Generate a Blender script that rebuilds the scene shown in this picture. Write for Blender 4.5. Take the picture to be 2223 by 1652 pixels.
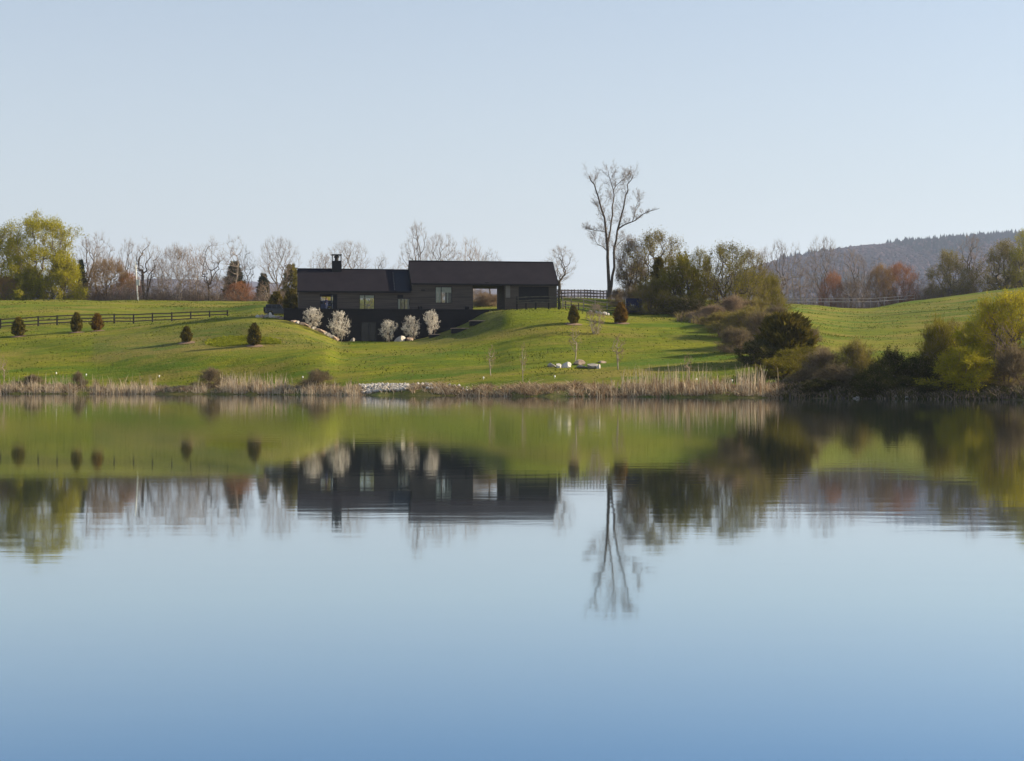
import bpy, math, random
import numpy as np
from mathutils import Vector, noise as mnoise

R = math.radians
for o in list(bpy.data.objects):
    bpy.data.objects.remove(o)
S = bpy.context.scene
COL = S.collection

# ------------------------------------------------------------------ camera, light, exposure
F = 3525.0            # focal length in units of a 2223 px wide picture
CZ = 1.6
cam_d = bpy.data.cameras.new('camera')
cam = bpy.data.objects.new('camera', cam_d); COL.objects.link(cam)
cam.location = (0, 0, CZ); cam.rotation_euler = (R(90), 0, 0)
cam_d.sensor_width = 36; cam_d.lens = 36 * F / 2223
cam_d.clip_start = 0.1; cam_d.clip_end = 30000
S.camera = cam
S.render.resolution_x = 1024; S.render.resolution_y = 761

SUN_AZ, SUN_EL = 80.0, 23.0
w = bpy.data.worlds.new('World'); S.world = w; w.use_nodes = True
nt = w.node_tree
bg = nt.nodes['Background']
sky = nt.nodes.new('ShaderNodeTexSky'); sky.sky_type = 'NISHITA'; sky.sun_disc = False
sky.sun_elevation = R(SUN_EL); sky.sun_rotation = R(SUN_AZ)
sky.air_density = 1.0; sky.dust_density = 0.6; sky.ozone_density = 2.2; sky.altitude = 200
def wmul(c, k):
    n = nt.nodes.new('ShaderNodeMix'); n.data_type = 'RGBA'; n.blend_type = 'MULTIPLY'; n.inputs[0].default_value = 1
    nt.links.new(c, n.inputs[6]); n.inputs[7].default_value = (k, k, k, 1); return n.outputs[2]
# pale aerosol veil that thins out evenly from the horizon to the zenith
tc = nt.nodes.new('ShaderNodeTexCoord'); sx_ = nt.nodes.new('ShaderNodeSeparateXYZ'); nt.links.new(tc.outputs['Generated'], sx_.inputs[0])
def wmath(op, a_, b_=None):
    n = nt.nodes.new('ShaderNodeMath'); n.operation = op
    for i_, v_ in enumerate((a_, b_)):
        if v_ is None: continue
        if isinstance(v_, (int, float)): n.inputs[i_].default_value = v_
        else: nt.links.new(v_, n.inputs[i_])
    return n.outputs[0]
fz = wmath('EXPONENT', wmath('MULTIPLY', wmath('MAXIMUM', sx_.outputs[2], 0.0), -3.6))
vm = nt.nodes.new('ShaderNodeMix'); vm.data_type = 'RGBA'; nt.links.new(fz, vm.inputs[0])
nt.links.new(wmul(sky.outputs[0], 0.92), vm.inputs[6]); vm.inputs[7].default_value = (4.05, 4.18, 4.10, 1)
nt.links.new(vm.outputs[2], bg.inputs[0]); bg.inputs[1].default_value = 0.0845
sd = bpy.data.lights.new('sun', 'SUN'); sd.energy = 5.0; sd.angle = R(0.55); sd.color = (1.0, 0.86, 0.64)
sun = bpy.data.objects.new('sun', sd); COL.objects.link(sun)
a = R(SUN_AZ); e = R(SUN_EL)
sdir = Vector((math.sin(a) * math.cos(e), math.cos(a) * math.cos(e), math.sin(e)))
sun.rotation_euler = sdir.to_track_quat('Z', 'Y').to_euler()
sun.location = (60, 100, 80)
vs = S.view_settings
vs.view_transform = 'Standard'; vs.look = 'None'; vs.gamma = 1; vs.use_curve_mapping = False
vs.exposure = 1.1

# ------------------------------------------------------------------ materials
def nodes_mat(name):
    m = bpy.data.materials.new(name); m.use_nodes = True
    t = m.node_tree
    for n in list(t.nodes): t.nodes.remove(n)
    out = t.nodes.new('ShaderNodeOutputMaterial')
    return m, t, out

def mix_rgb(t, fac, c1, c2, blend='MIX'):
    n = t.nodes.new('ShaderNodeMix'); n.data_type = 'RGBA'; n.blend_type = blend
    def put(sock, v):
        if isinstance(v, (int, float)): sock.default_value = v
        elif isinstance(v, tuple): sock.default_value = (*v, 1)
        else: t.links.new(v, sock)
    put(n.inputs[0], fac); put(n.inputs[6], c1); put(n.inputs[7], c2)
    return n.outputs[2]

def tex_noise(t, scale, detail=3, rough=0.55, vec=None, obj=False, stretch=None, loc=(0, 0, 0)):
    g = t.nodes.new('ShaderNodeNewGeometry') if not obj else t.nodes.new('ShaderNodeTexCoord')
    src = g.outputs['Position'] if not obj else g.outputs['Object']
    mp = t.nodes.new('ShaderNodeMapping'); t.links.new(src, mp.inputs[0])
    if stretch: mp.inputs['Scale'].default_value = stretch
    mp.inputs['Location'].default_value = loc
    n = t.nodes.new('ShaderNodeTexNoise'); n.inputs['Scale'].default_value = scale
    n.inputs['Detail'].default_value = detail; n.inputs['Roughness'].default_value = rough
    t.links.new(mp.outputs[0], n.inputs['Vector'])
    return n.outputs['Fac']

def ramp(t, fac, stops):
    n = t.nodes.new('ShaderNodeValToRGB')
    while len(n.color_ramp.elements) > 1: n.color_ramp.elements.remove(n.color_ramp.elements[-1])
    for i, (p, c) in enumerate(stops):
        el = n.color_ramp.elements[0] if i == 0 else n.color_ramp.elements.new(p)
        el.position = p; el.color = (*c, 1) if isinstance(c, tuple) else (c, c, c, 1)
    t.links.new(fac, n.inputs[0])
    return n.outputs[0]

def surf_mat(name, c1, c2, scale=1.0, rough=0.85, bump=0.0, bscale=8.0, obj=False, spec=0.3, stretch=None, metallic=0.0):
    m, t, out = nodes_mat(name)
    p = t.nodes.new('ShaderNodeBsdfPrincipled')
    f = ramp(t, tex_noise(t, scale, 5, 0.65, obj=obj, stretch=stretch), [(0.3, 0.0), (0.7, 1.0)])
    t.links.new(mix_rgb(t, f, c1, c2), p.inputs['Base Color'])
    p.inputs['Roughness'].default_value = rough
    p.inputs['Specular IOR Level'].default_value = spec
    p.inputs['Metallic'].default_value = metallic
    if bump:
        b = t.nodes.new('ShaderNodeBump'); b.inputs['Strength'].default_value = bump; b.inputs['Distance'].default_value = 0.1
        t.links.new(tex_noise(t, bscale, 4, 0.6, obj=obj), b.inputs['Height'])
        t.links.new(b.outputs[0], p.inputs['Normal'])
    t.links.new(p.outputs[0], out.inputs[0])
    return m

def leaf_mat(name, c1, c2, trans=0.35, scale=0.7):
    m, t, out = nodes_mat(name)
    n1 = tex_noise(t, scale, 4, 0.7)
    oi = t.nodes.new('ShaderNodeObjectInfo')
    f = ramp(t, n1, [(0.32, 0.0), (0.68, 1.0)])
    c = mix_rgb(t, f, c1, c2)
    n2 = tex_noise(t, 9.0, 2, 0.5)
    c = mix_rgb(t, ramp(t, n2, [(0.35, 0.65), (0.65, 1.0)]), (0, 0, 0), c)
    d = t.nodes.new('ShaderNodeBsdfDiffuse'); t.links.new(c, d.inputs[0])
    tr = t.nodes.new('ShaderNodeBsdfTranslucent'); t.links.new(c, tr.inputs[0])
    mx = t.nodes.new('ShaderNodeMixShader'); mx.inputs[0].default_value = trans
    t.links.new(d.outputs[0], mx.inputs[1]); t.links.new(tr.outputs[0], mx.inputs[2])
    t.links.new(mx.outputs[0], out.inputs[0])
    return m

M = {}
M['bark_grey'] = surf_mat('bark_grey', (0.085, 0.068, 0.052), (0.17, 0.135, 0.10), 3.0, 0.9)
M['bark_pale'] = surf_mat('bark_pale', (0.24, 0.19, 0.145), (0.42, 0.35, 0.27), 3.0, 0.9)
M['bark_dark'] = surf_mat('bark_dark', (0.05, 0.04, 0.033), (0.11, 0.085, 0.065), 3.0, 0.9)
M['twig_grey'] = surf_mat('twig_grey', (0.16, 0.12, 0.095), (0.27, 0.21, 0.165), 0.6, 0.9)
M['twig_brown'] = surf_mat('twig_brown', (0.19, 0.125, 0.08), (0.30, 0.22, 0.15), 0.6, 0.9)
M['twig_dark'] = surf_mat('twig_dark', (0.07, 0.055, 0.045), (0.13, 0.10, 0.08), 0.6, 0.9)
M['leaf_yellow'] = leaf_mat('leaf_yellow', (0.25, 0.24, 0.016), (0.50, 0.44, 0.03), 0.4, 0.45)
M['leaf_willow'] = leaf_mat('leaf_willow', (0.28, 0.25, 0.02), (0.55, 0.46, 0.04), 0.4, 0.8)
M['leaf_olive'] = leaf_mat('leaf_olive', (0.12, 0.115, 0.016), (0.30, 0.25, 0.035), 0.3, 0.6)
M['leaf_dull'] = leaf_mat('leaf_dull', (0.17, 0.145, 0.04), (0.36, 0.29, 0.08), 0.3, 0.7)
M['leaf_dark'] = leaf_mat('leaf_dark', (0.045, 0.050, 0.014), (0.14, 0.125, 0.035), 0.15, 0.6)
M['leaf_red'] = leaf_mat('leaf_red', (0.26, 0.105, 0.045), (0.44, 0.20, 0.085), 0.3, 0.5)
M['leaf_brown'] = leaf_mat('leaf_brown', (0.23, 0.135, 0.05), (0.42, 0.26, 0.09), 0.3, 0.5)
M['leaf_tan'] = leaf_mat('leaf_tan', (0.24, 0.17, 0.11), (0.40, 0.30, 0.20), 0.3, 0.6)
M['leaf_mauve'] = leaf_mat('leaf_mauve', (0.13, 0.10, 0.055), (0.29, 0.225, 0.13), 0.3, 0.8)
M['conifer'] = leaf_mat('conifer', (0.025, 0.038, 0.016), (0.07, 0.08, 0.03), 0.1, 0.8)
M['juniper'] = leaf_mat('juniper', (0.06, 0.058, 0.012), (0.24, 0.18, 0.03), 0.15, 1.2)
M['juniper_rust'] = leaf_mat('juniper_rust', (0.09, 0.055, 0.012), (0.32, 0.18, 0.03), 0.2, 0.9)
M['blossom'] = leaf_mat('blossom', (0.74, 0.66, 0.54), (0.90, 0.87, 0.80), 0.3, 2.5)
M['reed'] = leaf_mat('reed', (0.46, 0.345, 0.21), (0.80, 0.65, 0.45), 0.25, 0.35)
M['reed_brown'] = leaf_mat('reed_brown', (0.24, 0.145, 0.075), (0.48, 0.33, 0.19), 0.25, 0.35)
M['lime'] = leaf_mat('lime', (0.26, 0.29, 0.02), (0.42, 0.42, 0.04), 0.3, 1.0)
M['rock'] = surf_mat('rock', (0.34, 0.31, 0.27), (0.62, 0.57, 0.50), 1.2, 0.85, 0.5, 5)
M['rock_grey'] = surf_mat('rock_grey', (0.16, 0.145, 0.125), (0.36, 0.32, 0.27), 1.5, 0.85, 0.5, 5)
M['rock_tan'] = surf_mat('rock_tan', (0.25, 0.17, 0.12), (0.48, 0.36, 0.27), 1.5, 0.85, 0.5, 5)
M['siding'] = surf_mat('siding', (0.044, 0.035, 0.029), (0.098, 0.078, 0.063), 0.8, 0.8, stretch=(0.25, 0.25, 9))
M['siding_dark'] = surf_mat('siding_dark', (0.007, 0.006, 0.007), (0.013, 0.011, 0.011), 0.8, 0.8, stretch=(1, 1, 5))
M['roof'] = surf_mat('roof', (0.009, 0.007, 0.011), (0.016, 0.013, 0.017), 0.5, 0.8, spec=0.15)
M['roof_dark'] = surf_mat('roof_dark', (0.003, 0.003, 0.006), (0.006, 0.006, 0.010), 0.5, 0.55)
M['black'] = surf_mat('black', (0.008, 0.007, 0.008), (0.014, 0.012, 0.012), 2, 0.7)
M['terrace'] = surf_mat('terrace', (0.05, 0.045, 0.04), (0.08, 0.07, 0.06), 1, 0.9)
M['curtain'] = surf_mat('curtain', (0.45, 0.43, 0.36), (0.58, 0.54, 0.46), 3, 0.9)
M['interior'] = surf_mat('interior', (0.10, 0.09, 0.08), (0.14, 0.13, 0.11), 1, 0.9)
M['fence_black'] = surf_mat('fence_black', (0.012, 0.010, 0.009), (0.03, 0.024, 0.020), 2, 0.85)
M['fence_grey'] = surf_mat('fence_grey', (0.24, 0.20, 0.16), (0.42, 0.36, 0.29), 2, 0.9)
M['fence_mid'] = surf_mat('fence_mid', (0.05, 0.045, 0.035), (0.12, 0.105, 0.08), 2, 0.9)
M['white_paint'] = surf_mat('white_paint', (0.62, 0.60, 0.55), (0.80, 0.78, 0.72), 2, 0.6)
M['metal_grey'] = surf_mat('metal_grey', (0.45, 0.44, 0.41), (0.60, 0.58, 0.54), 2, 0.5)
M['navy'] = surf_mat('navy', (0.012, 0.012, 0.045), (0.02, 0.02, 0.065), 1, 0.6, spec=0.2)
M['suv'] = surf_mat('suv', (0.012, 0.016, 0.028), (0.018, 0.024, 0.038), 1, 0.3, spec=0.5)
M['blue_car'] = surf_mat('blue_car', (0.018, 0.025, 0.075), (0.025, 0.035, 0.09), 1, 0.3, spec=0.5)
M['rubber'] = surf_mat('rubber', (0.012, 0.012, 0.012), (0.02, 0.02, 0.02), 2, 0.8)
M['chrome'] = surf_mat('chrome', (0.35, 0.35, 0.36), (0.45, 0.45, 0.46), 2, 0.3, metallic=0.8)
M['skin'] = surf_mat('skin', (0.35, 0.2, 0.14), (0.42, 0.25, 0.18), 5, 0.6)
M['shirt'] = surf_mat('shirt', (0.02, 0.02, 0.05), (0.03, 0.03, 0.07), 5, 0.9)
M['jeans'] = surf_mat('jeans', (0.05, 0.065, 0.12), (0.07, 0.09, 0.16), 5, 0.9)
M['hair'] = surf_mat('hair', (0.02, 0.013, 0.008), (0.04, 0.025, 0.015), 5, 0.7)
M['mulch'] = surf_mat('mulch', (0.16, 0.10, 0.065), (0.28, 0.19, 0.12), 3, 0.95, 0.4, 10)
M['marker'] = surf_mat('marker', (0.75, 0.74, 0.68), (0.85, 0.84, 0.78), 3, 0.5)

def glass_mat():
    m, t, out = nodes_mat('glass')
    tr = t.nodes.new('ShaderNodeBsdfTransparent'); tr.inputs[0].default_value = (0.82, 0.86, 0.84, 1)
    gl = t.nodes.new('ShaderNodeBsdfGlossy'); gl.inputs['Roughness'].default_value = 0.02
    fr = t.nodes.new('ShaderNodeFresnel'); fr.inputs[0].default_value = 1.5
    mx = t.nodes.new('ShaderNodeMixShader')
    t.links.new(fr.outputs[0], mx.inputs[0]); t.links.new(tr.outputs[0], mx.inputs[1]); t.links.new(gl.outputs[0], mx.inputs[2])
    t.links.new(mx.outputs[0], out.inputs[0]); return m
M['glass'] = glass_mat()

def grass_mat():
    m, t, out = nodes_mat('grass_ground')
    p = t.nodes.new('ShaderNodeBsdfPrincipled')
    g1, g2 = (0.118, 0.158, 0.006), (0.205, 0.212, 0.010)
    base = mix_rgb(t, ramp(t, tex_noise(t, 0.06, 4, 0.6, stretch=(1, 1.6, 1)), [(0.35, 0.0), (0.65, 1.0)]), g1, g2)
    fine = ramp(t, tex_noise(t, 0.8, 6, 0.75, stretch=(0.6, 1, 1)), [(0.34, 0.0), (0.66, 1.0)])
    base = mix_rgb(t, fine, mix_rgb(t, 1.0, base, (0.66, 0.70, 0.66), 'MULTIPLY'), mix_rgb(t, 1.0, base, (1.18, 1.12, 1.2), 'MULTIPLY'))
    # worn straw coloured patches
    patch = ramp(t, tex_noise(t, 0.075, 6, 0.75, loc=(31, 7, 0), stretch=(0.6, 1.5, 1)), [(0.47, 0.0), (0.60, 0.95)])
    streak = ramp(t, tex_noise(t, 0.35, 4, 0.7, loc=(11, 3, 0), stretch=(0.12, 1.0, 1)), [(0.38, 0.0), (0.64, 1.0)])
    base = mix_rgb(t, streak, mix_rgb(t, 1.0, base, (0.74, 0.80, 0.8), 'MULTIPLY'), mix_rgb(t, 1.0, base, (1.12, 1.06, 1.1), 'MULTIPLY'))
    lush = ramp(t, tex_noise(t, 0.05, 4, 0.7, loc=(80, 60, 0), stretch=(0.5, 1.6, 1)), [(0.50, 0.0), (0.60, 0.9)])
    base = mix_rgb(t, lush, base, (0.080, 0.135, 0.007))
    base = mix_rgb(t, patch, base, (0.21, 0.175, 0.030))
    speck = ramp(t, tex_noise(t, 1.9, 3, 0.6, loc=(3, 17, 0), stretch=(0.7, 1, 1)), [(0.62, 0.0), (0.70, 0.4)])
    base = mix_rgb(t, speck, base, (0.06, 0.065, 0.018))
    # bare soil and dead grass near the water
    at = t.nodes.new('ShaderNodeAttribute'); at.attribute_name = 'soil'
    nz = ramp(t, tex_noise(t, 1.3, 4, 0.7, loc=(5, 1, 0)), [(0.35, 0.35), (0.6, 1.0)])
    mm = t.nodes.new('ShaderNodeMath'); mm.operation = 'MULTIPLY'
    t.links.new(at.outputs['Fac'], mm.inputs[0]); t.links.new(nz, mm.inputs[1])
    soil = mix_rgb(t, ramp(t, tex_noise(t, 2.5, 4, 0.7), [(0.4, 0.0), (0.6, 1.0)]), (0.055, 0.042, 0.025), (0.22, 0.165, 0.095))
    base = mix_rgb(t, mm.outputs[0], base, soil)
    t.links.new(base, p.inputs['Base Color'])
    p.inputs['Roughness'].default_value = 1.0; p.inputs['Specular IOR Level'].default_value = 0.1
    b = t.nodes.new('ShaderNodeBump'); b.inputs['Strength'].default_value = 0.9; b.inputs['Distance'].default_value = 0.25
    t.links.new(tex_noise(t, 2.2, 5, 0.7, loc=(9, 9, 0)), b.inputs['Height']); t.links.new(b.outputs[0], p.inputs['Normal'])
    t.links.new(p.outputs[0], out.inputs[0]); return m
M['grass'] = grass_mat()

def water_mat():
    m, t, out = nodes_mat('water')
    g = t.nodes.new('ShaderNodeNewGeometry')
    dt = t.nodes.new('ShaderNodeVectorMath'); dt.operation = 'DOT_PRODUCT'
    t.links.new(g.outputs['Incoming'], dt.inputs[0]); t.links.new(g.outputs['Normal'], dt.inputs[1])
    # mirror strength by viewing angle: almost full at grazing angles, bluer and weaker looking down
    refl = ramp(t, dt.outputs['Value'], [(0.0, (0.93, 0.93, 0.94)), (0.05, (0.84, 0.86, 0.87)), (0.13, (0.66, 0.75, 0.79)), (0.225, (0.33, 0.49, 0.66)), (0.45, (0.14, 0.22, 0.38)), (1.0, (0.03, 0.045, 0.07))])
    gl = t.nodes.new('ShaderNodeBsdfGlossy'); gl.inputs['Roughness'].default_value = 0.038; t.links.new(refl, gl.inputs['Color'])
    df = t.nodes.new('ShaderNodeBsdfDiffuse'); df.inputs['Color'].default_value = (0.002, 0.003, 0.003, 1)
    b1 = t.nodes.new('ShaderNodeBump'); b1.inputs['Strength'].default_value = 1.0; b1.inputs['Distance'].default_value = 0.0042
    n1 = tex_noise(t, 1.6, 3, 0.5, stretch=(0.35, 1.0, 1))
    n2 = tex_noise(t, 0.035, 3, 0.5, loc=(40, 12, 0), stretch=(0.5, 1, 1))
    mm = t.nodes.new('ShaderNodeMath'); mm.operation = 'MULTIPLY'
    t.links.new(n1, mm.inputs[0]); t.links.new(ramp(t, n2, [(0.38, 0.15), (0.62, 1.0)]), mm.inputs[1])
    t.links.new(mm.outputs[0], b1.inputs['Height'])
    t.links.new(b1.outputs[0], gl.inputs['Normal'])
    ad = t.nodes.new('ShaderNodeAddShader'); t.links.new(gl.outputs[0], ad.inputs[0]); t.links.new(df.outputs[0], ad.inputs[1])
    t.links.new(ad.outputs[0], out.inputs[0]); return m
M['water'] = water_mat()

# ------------------------------------------------------------------ object helpers
def tag(o, label=None, cat=None, group=None, kind=None):
    if label: o['label'] = label
    if cat: o['category'] = cat
    if group: o['group'] = group
    if kind: o['kind'] = kind
    return o

def empty(name, loc, rz=0.0, label=None, cat=None, group=None):
    o = bpy.data.objects.new(name, None); COL.objects.link(o)
    o.location = loc; o.rotation_euler = (0, 0, rz); o.empty_display_size = 0.3
    return tag(o, label, cat, group)

def mesh_np(name, verts, faces, mats, midx=None, smooth=False):
    """verts (n,3) array; faces list or (m,k) array"""
    me = bpy.data.meshes.new(name)
    verts = np.asarray(verts, dtype=np.float32)
    if isinstance(faces, np.ndarray):
        k = faces.shape[1]; n = faces.shape[0]
        me.vertices.add(len(verts)); me.vertices.foreach_set('co', verts.ravel())
        me.loops.add(n * k); me.loops.foreach_set('vertex_index', faces.astype(np.int32).ravel())
        me.polygons.add(n); me.polygons.foreach_set('loop_start', np.arange(0, n * k, k, dtype=np.int32))
        me.polygons.foreach_set('loop_total', np.full(n, k, dtype=np.int32))
    else:
        me.from_pydata([tuple(map(float, v)) for v in verts], [], faces)
    for m in mats: me.materials.append(M[m] if isinstance(m, str) else m)
    if midx is not None: me.polygons.foreach_set('material_index', np.asarray(midx, dtype=np.int32))
    me.update(calc_edges=True)
    if smooth: me.polygons.foreach_set('use_smooth', np.ones(len(me.polygons), dtype=bool))
    return me

def link(name, me, parent=None, loc=None):
    o = bpy.data.objects.new(name, me); COL.objects.link(o)
    if parent is not None: o.parent = parent
    if loc is not None: o.location = loc
    return o

class MB:
    def __init__(s): s.v = []; s.f = []
    def box(s, x0, x1, y0, y1, z0, z1, tilt=None):
        n = len(s.v)
        for z in (z0, z1):
            for (x, y) in ((x0, y0), (x1, y0), (x1, y1), (x0, y1)): s.v.append((x, y, z))
        s.f += [(n+3, n+2, n+1, n), (n+4, n+5, n+6, n+7), (n, n+1, n+5, n+4), (n+1, n+2, n+6, n+5), (n+2, n+3, n+7, n+6), (n+3, n, n+4, n+7)]
        return s
    def poly_prism(s, pts, axis, a, b):
        """pts 2d outline, extruded along axis 'x' or 'y' from a to b"""
        n = len(s.v); k = len(pts)
        for t in (a, b):
            for (p, q) in pts: s.v.append((t, p, q) if axis == 'x' else (p, t, q))
        s.f.append(tuple(range(n, n+k))); s.f.append(tuple(range(n+2*k-1, n+k-1, -1)))
        for i in range(k):
            j = (i+1) % k; s.f.append((n+i, n+k+i, n+k+j, n+j))
        return s
    def tube(s, p0, p1, r0, r1, k=6):
        p0 = Vector(p0); p1 = Vector(p1); d = (p1-p0).normalized()
        u = d.orthogonal().normalized(); w_ = d.cross(u); n = len(s.v)
        for p, r in ((p0, r0), (p1, r1)):
            for i in range(k):
                t = 2*math.pi*i/k; s.v.append(tuple(p + r*(math.cos(t)*u + math.sin(t)*w_)))
        for i in range(k):
            j = (i+1) % k; s.f.append((n+i, n+j, n+k+j, n+k+i))
        s.f.append(tuple(range(n+k-1, n-1, -1))); s.f.append(tuple(range(n+k, n+2*k)))
        return s
    def build(s, name, mat, parent=None, loc=None, bevel=0.0):
        import bmesh
        me = bpy.data.meshes.new(name); me.from_pydata(s.v, [], s.f); me.materials.append(M[mat])
        bm = bmesh.new(); bm.from_mesh(me)
        bmesh.ops.recalc_face_normals(bm, faces=bm.faces)
        if bevel: bmesh.ops.bevel(bm, geom=list(bm.edges), offset=bevel, segments=2, affect='EDGES', clamp_overlap=True)
        bm.to_mesh(me); bm.free()
        return link(name, me, parent, loc)

# ------------------------------------------------------------------ terrain
def zY(D, Y): return CZ + (826 - Y) * D / F
COLS = {
 -700: [(198,862),(203,836),(230,768),(262,716),(282,704),(355,658)],
 0:    [(194,0),(200,837),(218,770),(232,738),(247,713),(262,702),(345,655)],
 200:  [(192,0),(198,837),(214,768),(224,738),(236,722),(252,705.5),(262,700.5),(345,655.5)],
 400:  [(188,0),(194,837),(208,767),(215,748),(228,706),(238,697),(262,699),(345,656.5)],
 490:  [(186,0),(192,836),(206,766),(213,750),(224,706),(232,690),(245,689),(262,695),(342,657)],
 560:  [(184,0),(190,836),(204,766),(211,752),(222,703),(230,690),(249,687.5),(262,686),(340,658)],
 610:  [(182,0),(188,836),(203,765),(210,752),(220,712),(226.5,696),(231,691),(240,689),(250,687),(262,684),(340,658)],
 645:  [(181,0),(187,836),(202,764),(210,751),(220,716),(226.5,703),(233,702),(243,2011.8),(258,680),(340,658)],
 700:  [(179,0),(185,836),(202,763),(212,749),(222,730),(227,723),(234,723),(243,2012.0),(258,680),(340,658)],
 745:  [(177,0),(183,836),(208,763),(218,750),(228,741.5),(236,741),(243,2012.0),(258,680),(340,656)],
 880:  [(173,0),(179,836),(205,764),(217,748),(228.5,739),(236,738),(243,2012.2),(258,676),(335,655)],
 950:  [(171,0),(177,836),(203,764),(216,744),(228,724),(236,724),(244,2012.2),(258,674),(330,655)],
 1010: [(169,0),(175,837),(201,766),(214,738),(226,703),(236,702),(244,2012.3),(260,670),(320,655)],
 1060: [(167,0),(173,837),(200,768),(212,730),(224,685),(236,675),(246,668),(262,662),(310,654)],
 1120: [(165,0),(171,837),(196,768),(209,728),(221,677),(231,673),(246,667),(262,659),(300,655)],
 1220: [(162,0),(168,837),(184,794),(200,750),(216,690),(224,674),(238,667),(266,648),(276,648),(320,656)],
 1330: [(159,0),(165,837),(183,795),(198,755),(212,710),(225,688),(240,680),(266,652),(276,652),(320,658)],
 1450: [(155,0),(161,838),(180,798),(198,752),(214,712),(228,690),(250,674),(280,660),(320,655)],
 1560: [(152,0),(158,839),(172,812),(190,768),(206,730),(222,702),(240,684),(270,668),(320,656)],
 1700: [(148,0),(153,840),(162,822),(176,790),(200,742),(230,708),(280,680),(340,662.5),(358,661)],
 1860: [(144,0),(149,850),(160,832),(172,800),(200,755),(250,715),(320,682),(358,671.5)],
 1980: [(140,0),(145,852),(158,832),(170,800),(200,753),(250,712),(330,669),(370,656)],
 2130: [(136,0),(141,852),(156,830),(170,795),(200,745),(250,700),(330,653),(380,636.5)],
 2223: [(134,0),(139,853),(155,828),(170,790),(200,735),(250,690),(330,642),(385,626)],
 2900: [(120,0),(126,850),(150,820),(170,770),(250,650),(385,560)],
}
def pchip(xs, ys, xq):
    xs = np.array(xs, float); ys = np.array(ys, float); h = np.diff(xs); d = np.diff(ys)/h
    m = np.zeros(len(xs))
    for i in range(1, len(xs)-1):
        if d[i-1]*d[i] > 0:
            w1 = 2*h[i]+h[i-1]; w2 = h[i]+2*h[i-1]; m[i] = (w1+w2)/(w1/d[i-1]+w2/d[i])
    m[0] = d[0]; m[-1] = d[-1]
    xq = np.clip(xq, xs[0], xs[-1])
    i = np.clip(np.searchsorted(xs, xq, side='right')-1, 0, len(xs)-2)
    t = (xq-xs[i])/h[i]
    return ys[i]*(1+2*t)*(1-t)**2 + m[i]*h[i]*t*(1-t)**2 + ys[i+1]*t*t*(3-2*t) + m[i+1]*h[i]*t*t*(t-1)
DG = np.arange(100, 4001, 1.0); XG = np.arange(-1400, 3601, 10.0)
cx = sorted(COLS); prof = []
SHORE = []
for X in cx:
    p = COLS[X]; D0 = p[0][0]; SHORE.append(D0)
    ds = [90, D0-12, D0-3, D0, D0+0.9]; zs = [-3.5, -1.6, -0.5, 0.0, 0.38]
    for (D, Y) in p[1:]:
        ds.append(D); zs.append(Y-2000 if Y > 1500 else zY(D, Y))
    le, lz = ds[-1], zs[-1]
    ds += [le+14, le+50, 600, 1200, 4001]; zs += [lz-0.2, lz-2.0, lz-6 if lz > 10 else 6, 8, 8]
    prof.append(pchip(ds, zs, DG))
prof = np.array(prof)
ZT = np.empty((len(XG), len(DG)))
for j in range(len(DG)):
    ZT[:, j] = pchip(cx, prof[:, j], XG)
SHT = pchip(cx, SHORE, np.arange(-2000, 4001, 5.0))
def shore_D(X):
    f = min(max((X+2000)/5, 0), 1199.99); i = int(f); return float(SHT[i]*(1-f+i)+SHT[i+1]*(f-i))
def wob(x, y):
    return (0.07*math.sin(0.71*x+1.3*math.sin(0.37*y))*math.sin(0.63*y+0.9*math.sin(0.29*x))
            + 0.16*math.sin(0.19*x+1.7*math.sin(0.11*y+1))*math.sin(0.17*y+1.1*math.sin(0.13*x+2)))
_sh = {}
def shore_wob(x): return 0.75*math.sin(0.33*x+1.9*math.sin(0.09*x))+0.4*math.sin(1.27*x+2*math.sin(0.41*x))
def ground(x, y):
    X = 1111.5 + F*x/max(y, 60); yy = y + shore_wob(x)*max(0.0, 1-abs(y-shore_D(min(max(X,-700),2900)))/14)
    fi = min(max((X-XG[0])/10, 0), len(XG)-1.001); fj = min(max(yy-100, 0), len(DG)-1.001)
    i = int(fi); j = int(fj); a_ = fi-i; b_ = fj-j
    z = (ZT[i, j]*(1-a_)+ZT[i+1, j]*a_)*(1-b_) + (ZT[i, j+1]*(1-a_)+ZT[i+1, j+1]*a_)*b_
    k = min(1.0, max(0.0, (z-0.3)/2)) * (1 + max(0, (y-400))/200)
    return z + wob(x, y)*k
def at(X, D): return (X-1111.5)/F*D
def gp(X, D):
    x = at(X, D); return Vector((x, D, ground(x, D)))
def D_for(X, Y, d0=None):
    """distance at which the ground along the bearing X is seen at height Y"""
    D = d0 or shore_D(X)+3
    while D < 395:
        if zY(D, Y) <= ground(at(X, D), D): return D
        D += 0.5
    return D

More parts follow.
